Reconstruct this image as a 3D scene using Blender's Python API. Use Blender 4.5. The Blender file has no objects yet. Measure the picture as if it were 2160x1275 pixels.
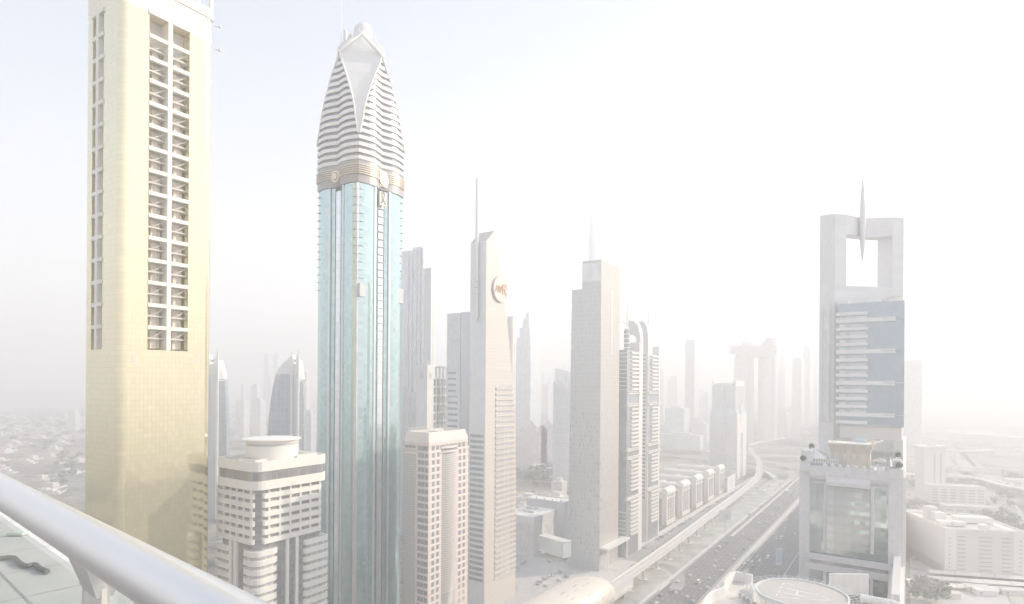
import bpy, math, random
from mathutils import Vector, Matrix
random.seed(7)
sc = bpy.context.scene
R = math.radians
# ---------------------------------------------------------------- camera
H = 150.0            # eye height above the street
FPX = 1250.0         # focal length in photo pixels (2160 wide)
CXP, CYP = 1080.0, 805.0
ROLL = 0.007
cam_d = bpy.data.cameras.new('camera'); cam = bpy.data.objects.new('camera', cam_d)
sc.collection.objects.link(cam); sc.camera = cam
cam_d.sensor_width = 36; cam_d.lens = 36*FPX/2160
cam_d.shift_y = (CYP-637.5)/2160
cam_d.clip_start = 0.05; cam_d.clip_end = 30000
cam.location = (0, 0, H); cam.rotation_euler = (R(90), -ROLL, 0)
# ---------------------------------------------------------------- light
SUN_AZ, SUN_EL = R(76), R(28)      # azimuth clockwise from +Y
SX, SY = math.sin(SUN_AZ), math.cos(SUN_AZ)
w = bpy.data.worlds.new('World'); sc.world = w; w.use_nodes = True
nt = w.node_tree; bg = nt.nodes['Background']
sky = nt.nodes.new('ShaderNodeTexSky'); sky.sky_type = 'NISHITA'; sky.sun_disc = False
sky.sun_elevation = SUN_EL; sky.sun_rotation = SUN_AZ
sky.air_density = 1.0; sky.dust_density = 0.15; sky.ozone_density = 1.0
nt.links.new(sky.outputs[0], bg.inputs[0]); bg.inputs[1].default_value = 0.052
sun_d = bpy.data.lights.new('sun', 'SUN'); sun = bpy.data.objects.new('sun', sun_d)
sc.collection.objects.link(sun)
sun_d.energy = 2.8; sun_d.angle = R(0.5); sun_d.color = (1, .87, .70)
sun.rotation_euler = Vector((-SX*math.cos(SUN_EL), -SY*math.cos(SUN_EL), -math.sin(SUN_EL))).to_track_quat('-Z', 'Y').to_euler()
sc.view_settings.view_transform = 'Standard'; sc.view_settings.look = 'None'
sc.view_settings.gamma = 1; sc.view_settings.exposure = 1.96
sc.cycles.max_bounces = 12; sc.cycles.volume_bounces = 8
sc.cycles.transparent_max_bounces = 12
# ---------------------------------------------------------------- haze (air)
def make_haze():
    x0, x1, y0, y1, z0, z1 = -9100, 9100, -9100, 9600, -6, 905
    vs = [(x, y, z) for z in (z0, z1) for y in (y0, y1) for x in (x0, x1)]
    fs = [(0,2,3,1), (4,5,7,6), (0,1,5,4), (2,6,7,3), (0,4,6,2), (1,3,7,5)]
    me = bpy.data.meshes.new('haze'); me.from_pydata(vs, [], fs)
    o = bpy.data.objects.new('haze', me); sc.collection.objects.link(o); o['kind'] = 'stuff'
    m = bpy.data.materials.new('haze'); m.use_nodes = True; n = m.node_tree
    n.nodes.clear(); out = n.nodes.new('ShaderNodeOutputMaterial')
    pv = n.nodes.new('ShaderNodeVolumePrincipled')
    pv.inputs['Color'].default_value = (.955, .966, .98, 1)
    pv.inputs['Density'].default_value = 0.00076
    pv.inputs['Anisotropy'].default_value = 0.2
    n.links.new(pv.outputs[0], out.inputs['Volume']); me.materials.append(m)
make_haze()
# ---------------------------------------------------------------- pixel -> place
CR, SR = math.cos(ROLL), math.sin(ROLL)
def ray(px, py):
    dx, dy = px-CXP, CYP-py
    return (dx*CR-dy*SR)/FPX, (dx*SR+dy*CR)/FPX
def P(px, py, d):
    tx, tz = ray(px, py); return Vector((tx*d, d, H+tz*d))
def G(px, py, z=0.0):
    "point of height z seen at that photo pixel"
    tx, tz = ray(px, py); d = (z-H)/tz
    return Vector((tx*d, d, z))
def Zat(px, py, d): return H+ray(px, py)[1]*d
YAW = math.atan2(.832, .5545)
def solve(origin, direction, px, py):
    "length along a ground direction until it is seen in column px"
    tx = ray(px, py)[0]
    return (tx*origin[1]-origin[0])/(direction[0]-tx*direction[1])
# ---------------------------------------------------------------- materials
_M = {}
PALE = .54
def col(c):
    return (c[0], c[1], c[2], 1)
def mat(name, c, rough=.6, metal=0.0, grid=None, jit=0.0, noise=0.0, nscale=.05, spec=.5, alpha=None, coat=0, bump=0.0, streak=0.0, pale=None, tilt=0.0):
    """grid = (du, dz, line width share, line colour): joints between facade panels, in object space"""
    if name in _M: return _M[name]
    pale = PALE if pale is None else pale
    c = tuple(x+pale*(.88-x) if x < .88 else x for x in c)      # blend towards white: hazy wash and lifted shade put into the colour
    if grid: grid = (*grid[:3], tuple(x+pale*(.88-x) if x < .88 else x for x in grid[3]))
    m = bpy.data.materials.new(name); m.use_nodes = True; n = m.node_tree; L = n.links
    b = n.nodes['Principled BSDF']
    b.inputs['Roughness'].default_value = rough; b.inputs['Metallic'].default_value = metal
    b.inputs['Specular IOR Level'].default_value = spec
    if coat: b.inputs['Coat Weight'].default_value = coat
    def math_(op, a, bb=None):
        q = n.nodes.new('ShaderNodeMath'); q.operation = op
        for k, v in ((0, a), (1, bb)):
            if v is None: continue
            if hasattr(v, 'is_linked') or hasattr(v, 'links'): L.new(v, q.inputs[k])
            else: q.inputs[k].default_value = v
        return q.outputs[0]
    cur = None
    def mixc(fac, a, bb, mode='MIX'):
        q = n.nodes.new('ShaderNodeMix'); q.data_type = 'RGBA'; q.blend_type = mode
        for idx, v in ((0, fac), (6, a), (7, bb)):
            if hasattr(v, 'links'): L.new(v, q.inputs[idx])
            elif idx == 0: q.inputs[0].default_value = v
            else: q.inputs[idx].default_value = col(v)
        return q.outputs[2]
    cur = c
    tc = n.nodes.new('ShaderNodeTexCoord')
    if noise or grid or streak:
        sp = n.nodes.new('ShaderNodeSeparateXYZ'); L.new(tc.outputs['Object'], sp.inputs[0])
    if noise:
        nz = n.nodes.new('ShaderNodeTexNoise'); nz.inputs['Scale'].default_value = nscale
        nz.inputs['Detail'].default_value = 6; L.new(tc.outputs['Object'], nz.inputs['Vector'])
        f = math_('MULTIPLY_ADD', nz.outputs[0], 2.0); f.node.inputs[2].default_value = -0.5
        f.node.use_clamp = True
        cur = mixc(f, tuple(x*(1-noise) for x in c), tuple(min(1, x*(1+noise)) for x in c))
    if grid:
        du, dz, lw, lc = grid
        s = math_('ADD', sp.outputs[0], sp.outputs[1])
        us = math_('DIVIDE', s, du); zs = math_('DIVIDE', sp.outputs[2], dz)
        if jit:
            cb = n.nodes.new('ShaderNodeCombineXYZ')
            L.new(math_('FLOOR', us), cb.inputs[0]); L.new(math_('FLOOR', zs), cb.inputs[1])
            wn = n.nodes.new('ShaderNodeTexWhiteNoise'); L.new(cb.outputs[0], wn.inputs['Vector'])
            f = math_('MULTIPLY_ADD', wn.outputs[0], jit*2); f.node.inputs[2].default_value = 1-jit
            q = n.nodes.new('ShaderNodeVectorMath'); q.operation = 'SCALE'
            if hasattr(cur, 'links'): L.new(cur, q.inputs[0])
            else: q.inputs[0].default_value = cur
            L.new(f, q.inputs['Scale']); cur = q.outputs[0]
        if tilt:
            cb2 = n.nodes.new('ShaderNodeCombineXYZ'); L.new(math_('FLOOR', us), cb2.inputs[0]); L.new(math_('FLOOR', zs), cb2.inputs[1])
            wn2 = n.nodes.new('ShaderNodeTexWhiteNoise'); L.new(cb2.outputs[0], wn2.inputs['Vector'])
            geo = n.nodes.new('ShaderNodeNewGeometry')
            def vm(op, a, b_):
                q = n.nodes.new('ShaderNodeVectorMath'); q.operation = op
                for k_, v_ in ((0, a), (1, b_)):
                    if hasattr(v_, 'links'): L.new(v_, q.inputs[k_])
                    else: q.inputs[k_].default_value = v_
                return q.outputs[0]
            off = vm('MULTIPLY', vm('SUBTRACT', wn2.outputs['Color'], (.5,.5,.5)), (tilt, tilt, tilt))
            L.new(vm('NORMALIZE', vm('ADD', geo.outputs['Normal'], off), (0,0,0)), b.inputs['Normal'])
        fu = math_('LESS_THAN', math_('FRACT', us), lw); fz = math_('LESS_THAN', math_('FRACT', zs), lw*du/dz)
        cur = mixc(math_('MAXIMUM', fu, fz), cur, lc)
    if streak:
        mp = n.nodes.new('ShaderNodeMapping'); mp.inputs['Scale'].default_value = (1.2, 1.2, .04)
        L.new(tc.outputs['Object'], mp.inputs[0])
        nz = n.nodes.new('ShaderNodeTexNoise'); nz.inputs['Scale'].default_value = 1; nz.inputs['Detail'].default_value = 5
        L.new(mp.outputs[0], nz.inputs['Vector'])
        f = math_('MULTIPLY', math_('GREATER_THAN', nz.outputs[0], .56), streak)
        cur = mixc(f, cur, tuple(x*.6 for x in c))
    if hasattr(cur, 'links'): L.new(cur, b.inputs['Base Color'])
    else: b.inputs['Base Color'].default_value = col(c)
    if bump and not tilt:
        nz = n.nodes.new('ShaderNodeTexNoise'); nz.inputs['Scale'].default_value = .35; nz.inputs['Detail'].default_value = 3
        L.new(tc.outputs['Object'], nz.inputs['Vector'])
        bp = n.nodes.new('ShaderNodeBump'); bp.inputs['Strength'].default_value = bump; bp.inputs['Distance'].default_value = 1
        L.new(nz.outputs[0], bp.inputs['Height']); L.new(bp.outputs[0], b.inputs['Normal'])
    if alpha is not None: b.inputs['Alpha'].default_value = alpha
    _M[name] = m; return m
# ---------------------------------------------------------------- mesh collector
class MB:
    def __init__(s): s.v = []; s.f = []; s.mi = []; s.mats = []; s.k = 0; s.sm = set()
    def use(s, m):
        if m not in s.mats: s.mats.append(m)
        s.k = s.mats.index(m); return s
    def face(s, idx): s.f.append(tuple(idx)); s.mi.append(s.k)
    def quad(s, *pts):
        b = len(s.v); s.v += [tuple(p) for p in pts]; s.face(range(b, b+len(pts))); return s
    def box(s, x0, x1, y0, y1, z0, z1):
        b = len(s.v)
        if x0 > x1: x0, x1 = x1, x0
        if y0 > y1: y0, y1 = y1, y0
        if z0 > z1: z0, z1 = z1, z0
        s.v += [(x0,y0,z0),(x1,y0,z0),(x1,y1,z0),(x0,y1,z0),(x0,y0,z1),(x1,y0,z1),(x1,y1,z1),(x0,y1,z1)]
        for q in ((0,3,2,1),(4,5,6,7),(0,1,5,4),(1,2,6,5),(2,3,7,6),(3,0,4,7)): s.face([b+i for i in q])
        return s
    def rings(s, rings, cap0=True, cap1=True, closed=True):
        "loft a list of equal-length point rings"
        b = len(s.v); n = len(rings[0])
        for r in rings: s.v += [tuple(p) for p in r]
        for i in range(len(rings)-1):
            for j in range(n if closed else n-1):
                k = (j+1) % n
                s.face((b+i*n+j, b+i*n+k, b+(i+1)*n+k, b+(i+1)*n+j))
        if cap0 and closed: s.face([b+j for j in reversed(range(n))])
        if cap1 and closed: s.face([b+(len(rings)-1)*n+j for j in range(n)])
        return s
    def prism(s, poly, z0, z1):
        return s.rings([[(x, y, z0) for x, y in poly], [(x, y, z1) for x, y in poly]])
    def cyl(s, cx, cy, r, z0, z1, n=24, r1=None):
        r1 = r if r1 is None else r1
        a = [2*math.pi*i/n for i in range(n)]
        return s.rings([[(cx+r*math.cos(t), cy+r*math.sin(t), z0) for t in a], [(cx+r1*math.cos(t), cy+r1*math.sin(t), z1) for t in a]])
    def lathe(s, cx, cy, prof, n=24):
        a = [2*math.pi*i/n for i in range(n)]
        return s.rings([[(cx+r*math.cos(t), cy+r*math.sin(t), z) for t in a] for r, z in prof])
    def tube(s, path, r, n=10, r_end=None):
        path = [Vector(p) for p in path]; rr = []
        for i, p in enumerate(path):
            t = (path[min(i+1, len(path)-1)]-path[max(i-1, 0)]).normalized()
            u = t.cross(Vector((0, 0, 1)))
            if u.length < .05: u = t.cross(Vector((0, 1, 0)))
            u.normalize(); w_ = u.cross(t).normalized()
            q = r if r_end is None else r+(r_end-r)*i/(len(path)-1)
            rr.append([p+u*q*math.cos(2*math.pi*j/n)+w_*q*math.sin(2*math.pi*j/n) for j in range(n)])
        return s.rings(rr)
    def bar(s, a, b, wd, ht):
        "rectangular beam between two points"
        a, b = Vector(a), Vector(b); t = (b-a).normalized()
        u = t.cross(Vector((0, 0, 1)))
        if u.length < .05: u = Vector((1, 0, 0))
        u.normalize(); w_ = u.cross(t).normalized()
        return s.rings([[p+u*x*wd/2+w_*y*ht/2 for x, y in ((-1,-1),(1,-1),(1,1),(-1,1))] for p in (a, b)])
    def build(s, name, parent=None, smooth=False, loc=None, mat_=None):
        me = bpy.data.meshes.new(name); me.from_pydata(s.v, [], s.f)
        for m in s.mats: me.materials.append(m)
        me.polygons.foreach_set('material_index', s.mi)
        if smooth: me.polygons.foreach_set('use_smooth', [True]*len(s.f))
        me.update()
        o = bpy.data.objects.new(name, me); sc.collection.objects.link(o)
        if parent is not None: o.parent = parent
        if loc is not None: o.location = loc
        if smooth:
            try: me.set_sharp_from_angle(angle=R(40))
            except Exception: pass
        return o
def mb(m): return MB().use(m)
def tag(o, label=None, cat=None, group=None, kind=None):
    if label: o['label'] = label
    if cat: o['category'] = cat
    if group: o['group'] = group
    if kind: o['kind'] = kind
    return o
def thing(name, label, cat, loc=(0,0,0), yaw=0.0, group=None):
    o = bpy.data.objects.new(name, None); sc.collection.objects.link(o)
    o.location = loc; o.rotation_euler = (0, 0, yaw); o.empty_display_size = 2
    return tag(o, label, cat, group)
def children(o): return [c for c in sc.collection.objects if c.parent is o]
def many(name, items, m, parent, limit=96):
    """items: boxes (x0,x1,y0,y1,z0,z1), those that show largest first; beyond the limit one stuff part"""
    for i in items[:limit]:
        mb(m).box(*i).build(name, parent)
    if len(items) > limit:
        q = mb(m)
        for i in items[limit:]: q.box(*i)
        tag(q.build(name, parent), kind='stuff')
def rrect(x0, x1, y0, y1, r, n=5):
    pts = []
    for cx, cy, a0 in ((x0+r, y0+r, 180), (x1-r, y0+r, 270), (x1-r, y1-r, 0), (x0+r, y1-r, 90)):
        for i in range(n+1):
            a = R(a0+90*i/n); pts.append((cx+r*math.cos(a), cy+r*math.sin(a)))
    return pts
def place(xc, xl, xr, yref, d):
    "near corner in column xc at depth d; extents to columns xl and xr -> location, width along the right face, depth along the left face"
    tx = ray(xc, yref)[0]; X = tx*d; r_ = (.5545, .832); l_ = (-.832, .5545)
    wr = solve((X, d), r_, xr, yref); wl = solve((X, d), l_, xl, yref)
    return (X, d, 0), wr, wl
def sheet(name, polys, m, z, kind='structure', label=None, cat=None):
    q = mb(m)
    for p in polys: q.quad(*[(x, y, z) for x, y in p])
    return tag(q.build(name), label, cat, kind=kind)
# ---------------------------------------------------------------- ground, roads
RX, RY = .5545, .832
def RN(s, n, z=0.0): return (s*RX+n*RY, s*RY-n*RX, z)
white = mat('white_cladding', (.78,.76,.72), .45, grid=(1.5,1.8,.05,(.6,.59,.57)), jit=.03)
plain = mat('white_render', (.78,.76,.72), .6, noise=.06, nscale=.3)
dark = mat('dark_glass', (.12,.13,.15), .12, metal=.5, grid=(1.2,3.4,.06,(.3,.3,.3)), jit=.2)
conc = mat('concrete', (.50,.48,.44), .8, noise=.12, nscale=.2, streak=.3)
steel = mat('grey_steel', (.45,.45,.45), .4, metal=.5)
asph = mat('asphalt', (.06,.06,.065), .85, pale=.22, noise=.12, nscale=.08, streak=0)
asph2 = mat('worn_asphalt', (.16,.155,.15), .9, pale=.35, noise=.15, nscale=.05)
paint_w = mat('road_paint_white', (.8,.8,.78), .6); paint_y = mat('road_paint_yellow', (.75,.55,.2), .6)
def ground_material():
    m = bpy.data.materials.new('sandy_ground'); m.use_nodes = True; n = m.node_tree; L = n.links
    b = n.nodes['Principled BSDF']; b.inputs['Roughness'].default_value = .95
    tc = n.nodes.new('ShaderNodeTexCoord')
    def noise(scale, det, vec=None):
        q = n.nodes.new('ShaderNodeTexNoise'); q.inputs['Scale'].default_value = scale; q.inputs['Detail'].default_value = det
        L.new(vec or tc.outputs['Object'], q.inputs['Vector']); return q.outputs[0]
    def ramp(v, stops):
        r = n.nodes.new('ShaderNodeValToRGB'); L.new(v, r.inputs[0]); e = r.color_ramp.elements
        while len(e) < len(stops): e.new(.5)
        for i, (p, c) in enumerate(stops): e[i].position = p; e[i].color = col(c)
        return r.outputs[0]
    a = ramp(noise(.012, 8), [(.36, (.20,.22,.20)), (.48, (.42,.38,.33)), (.62, (.56,.50,.43)), (.75, (.34,.33,.31))])
    f = ramp(noise(.12, 6), [(.35, (.6,.6,.6)), (.65, (1.05,1.05,1.05))])
    mp = n.nodes.new('ShaderNodeMapping'); mp.inputs['Scale'].default_value = (.0006, .006, 1); L.new(tc.outputs['Object'], mp.inputs[0])
    band = ramp(noise(1.0, 5, mp.outputs[0]), [(.40, (.62,.64,.68)), (.56, (1,1,1))])
    q = n.nodes.new('ShaderNodeMix'); q.data_type = 'RGBA'; q.blend_type = 'MULTIPLY'; q.inputs[0].default_value = 1
    L.new(a, q.inputs[6]); L.new(f, q.inputs[7])
    q2 = n.nodes.new('ShaderNodeMix'); q2.data_type = 'RGBA'; q2.blend_type = 'MULTIPLY'; q2.inputs[0].default_value = 1
    L.new(q.outputs[2], q2.inputs[6]); L.new(band, q2.inputs[7])
    L.new(q2.outputs[2], b.inputs['Base Color']); return m
tag(mb(ground_material()).quad((-9000,-9000,0),(9000,-9000,0),(9000,9500,0),(-9000,9500,0)).build('ground'), kind='structure')
def strip(name, s0, s1, n0, n1, m, z, kind='structure'):
    return tag(mb(m).quad(RN(s0,n0,z), RN(s0,n1,z), RN(s1,n1,z), RN(s1,n0,z)).build(name), kind=kind)
strip('highway', 250, 3000, -148, -117, asph, .05)
strip('highway', 250, 3000, -112, -66, asph, .05)
strip('service_road', 470, 1000, -199, -178, asph2, .04)
strip('pavement', 470, 1000, -206, -199, mat('pavement', (.5,.44,.4), .9, noise=.1, nscale=.5), .15)
strip('central_reservation', 250, 1250, -117, -112, mat('gravel_strip', (.46,.44,.40), .95, noise=.2, nscale=.3), .12)
strip('grass_verge', 330, 1000, -176, -151, mat('grass', (.26,.28,.21), .95, pale=.4, noise=.3, nscale=.06), .10, 'stuff')
strip('kerb_path', 330, 1010, -151, -148, conc, .15)
tag(mb(conc).box(0,900,-.4,.4,0,.9).build('crash_barrier'), 'low concrete barrier running along the middle of the highway', 'barrier').matrix_world = Matrix.Translation(RN(330,-112.6,.1)) @ Matrix.Rotation(YAW, 4, 'Z')
q = mb(conc); q.box(0,520,-1.2,1.2,0,.8)
o = tag(q.build('lane_divider'), 'wide pale concrete divider between the slip lanes and through lanes', 'barrier'); o.matrix_world = Matrix.Translation(RN(600,-141.5,.06)) @ Matrix.Rotation(YAW, 4, 'Z')
def lines(name, n_list, s0, s1, dash, m, wd=.35):
    q = mb(m)
    for n in n_list:
        if dash is None: q.quad(RN(s0,n-wd/2,.056), RN(s0,n+wd/2,.056), RN(s1,n+wd/2,.056), RN(s1,n-wd/2,.056))
        else:
            s = s0
            while s < s1:
                q.quad(RN(s,n-wd/2,.056), RN(s,n+wd/2,.056), RN(s+dash,n+wd/2,.056), RN(s+dash,n-wd/2,.056)); s += dash*3
    return tag(q.build(name), kind='structure')
lines('lane_markings', [-144.2+4.1*i for i in range(6)] + [-108+4.1*i for i in range(7)], 300, 1250, 3.0, paint_w, .22)
lines('edge_lines', [-147], 300, 1250, None, paint_w)
lines('yellow_edge_lines', [-118.2, -111], 300, 1250, None, paint_y, .5)
lines('edge_lines', [-79, -70], 300, 1250, None, paint_w, .4)
def ribbon(name, pts, wd, m, z=.045, thick=0, kind='structure'):
    pts = [Vector(p[:2]) for p in pts]; q = mb(m); a = []; b = []
    for i, p in enumerate(pts):
        t = (pts[min(i+1,len(pts)-1)]-pts[max(i-1,0)]).normalized(); nn = Vector((-t.y, t.x))
        a.append(p+nn*wd/2); b.append(p-nn*wd/2)
    if thick:
        q.rings([[(a[i].x,a[i].y,z-thick),(b[i].x,b[i].y,z-thick),(b[i].x,b[i].y,z),(a[i].x,a[i].y,z)] for i in range(len(pts))])
    else:
        for i in range(len(pts)-1): q.quad((*a[i],z),(*b[i],z),(*b[i+1],z),(*a[i+1],z))
    return tag(q.build(name), kind=kind)
def smooth_path(pts, n=6):
    pts = [Vector(p) for p in pts]; out = []
    for i in range(len(pts)-1):
        p0, p1, p2, p3 = pts[max(i-1,0)], pts[i], pts[i+1], pts[min(i+2,len(pts)-1)]
        for k in range(n):
            t = k/n
            out.append(.5*((2*p1)+(p2-p0)*t+(2*p0-5*p1+4*p2-p3)*t*t+(3*p1-p0-3*p2+p3)*t**3))
    out.append(pts[-1]); return out
def c6(x, y): return (1380+x/3.4, 900+y/3.4)
def gp(pts, z=0): return [G(x, y, z) for x, y in pts]
sl = gp([c6(150,1170), c6(178,1110), c6(165,1050), c6(110,1012), c6(30,990), c6(-60,985), c6(-150,1010)])
ribbon('slip_road', smooth_path(sl), 9, asph2, .13)
ribbon('slip_kerb', smooth_path(gp([c6(-20,1205), c6(70,1150), c6(118,1090), c6(100,1050), c6(40,1025), c6(-30,1015)])), 1.4, conc, .22, .1)
# interchange: flyovers and loop roads beyond the twin row
pale_road = mat('pale_road', (.50,.47,.43), .9, noise=.12, nscale=.03)
def flyover(label, pts, z, wd, pier=40):
    path = smooth_path([Vector(RN(s, n)) for s, n in pts])
    t = thing('flyover', label, 'flyover', (0,0,0), 0, 'flyovers of the interchange')
    o = ribbon('deck', path, wd, pale_road, z, 1.6); o.parent = t; del o['kind']
    for sgn in (-1, 1):
        o = ribbon('parapet', [p+Vector((-(path[min(i+1,len(path)-1)]-path[max(i-1,0)]).y, (path[min(i+1,len(path)-1)]-path[max(i-1,0)]).x, 0)).normalized()*sgn*(wd/2) for i, p in enumerate(path)], .5, conc, z+1.1, 1.1); o.parent = t; del o['kind']
    acc = 0
    for i in range(1, len(path)-1):
        acc += (path[i]-path[i-1]).length
        if acc > pier:
            acc = 0; mb(conc).cyl(path[i].x, path[i].y, 1.5, 0, z-1.6, 8).build('pier', t)
flyover('long pale flyover crossing the highway in front of the bridge towers', [(1290,-1100),(1270,-700),(1250,-300),(1270,-60),(1310,300)], 8, 16)
flyover('second pale flyover curving behind the first one', [(1420,-1200),(1370,-700),(1360,-330),(1420,-120),(1500,60),(1620,160)], 13, 12)
flyover('narrow ramp bending down towards the highway verge', [(1250,-620),(1180,-420),(1120,-290),(1060,-205),(980,-166)], 5, 8)
flyover('far flyover nearly lost in the haze', [(1640,-1300),(1620,-700),(1600,-200),(1650,200)], 10, 14)
for pts, wd in (([(1150,-640),(1080,-520),(1000,-430),(905,-390),(900,-450),(980,-520),(1090,-640)], 9), ([(1120,-170),(1180,-205),(1215,-270),(1180,-330),(1120,-320),(1090,-270),(1110,-200)], 9),
                ([(1000,-150),(1080,-158),(1150,-185),(1200,-260),(1230,-400)], 10), ([(1700,-900),(1500,-500),(1480,-200),(1530,100)], 12), ([(1200,-900),(1190,-500),(1185,-200),(1200,100)], 12)):
    ribbon('road', smooth_path([Vector(RN(s, n)) for s, n in pts]), wd, asph2, .06)
ribbon('grass_island', smooth_path([Vector(RN(s, n)) for s, n in [(940,-430),(1000,-475),(1070,-560)]]), 30, mat('grass', (.26,.29,.21)), .05, kind='stuff')
# left: roads through the villa district, the street behind the centre tower, right-hand roads
for pts, wd in (([(-1900,1700),(-900,1560),(-300,1500),(200,1460)], 22), ([(-900,900),(-560,960),(-250,1180),(-60,1500)], 12), ([(-700,560),(-480,640),(-300,760)], 9),
                ([(-30,560),(12,640),(60,760),(120,900),(160,1100)], 16), ([(-200,1020),(20,900),(250,830)], 10)):
    ribbon('road', smooth_path([Vector((x, y, 0)) for x, y in pts]), wd, asph2, .06)
lot = mat('car_park_surface', (.22,.215,.205), .9, noise=.1, nscale=.1)
strip('car_park', 300, 436, -290, -208, lot, .05)
strip('pavement', 300, 470, -208, -178, mat('pavement', (.5,.44,.4)), .12)
q = mb(paint_w)
for i in range(60): q.box(*(lambda p: (p[0]-.5,p[0]+.5,p[1]-.5,p[1]+.5,.1,.7))(RN(438, -300+i*1.9)))
tag(q.build('bollard_row'), kind='stuff')
# ---------------------------------------------------------------- buildings: helper
class Bld:
    def __init__(s, name, label, cat, xc, xl, xr, yref, d, group=None):
        (X, Y, _), s.w, s.v = place(xc, xl, xr, yref, d); s.X, s.Y = X, Y
        s.root = thing(name, label, cat, (X, Y, 0), YAW, group)
    def Lf(s, px, py, u=0.0):
        o = (s.X+RX*u, s.Y+RY*u); v = solve(o, (-.832, .5545), px, py)
        return v, Zat(px, py, o[1]+.5545*v)
    def Rf(s, px, py, v=0.0):
        o = (s.X-.832*v, s.Y+.5545*v); u = solve(o, (.5545, .832), px, py)
        return u, Zat(px, py, o[1]+.832*u)
    def p(s, name, m, **k):
        q = mb(m); return q, (lambda: q.build(name, s.root, **k))
def ringwall(q, outer, inner, z0, z1):
    q.rings([[(x,y,z0) for x,y in outer], [(x,y,z1) for x,y in outer], [(x,y,z1) for x,y in inner], [(x,y,z0) for x,y in inner]], False, False)
    return q
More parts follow.
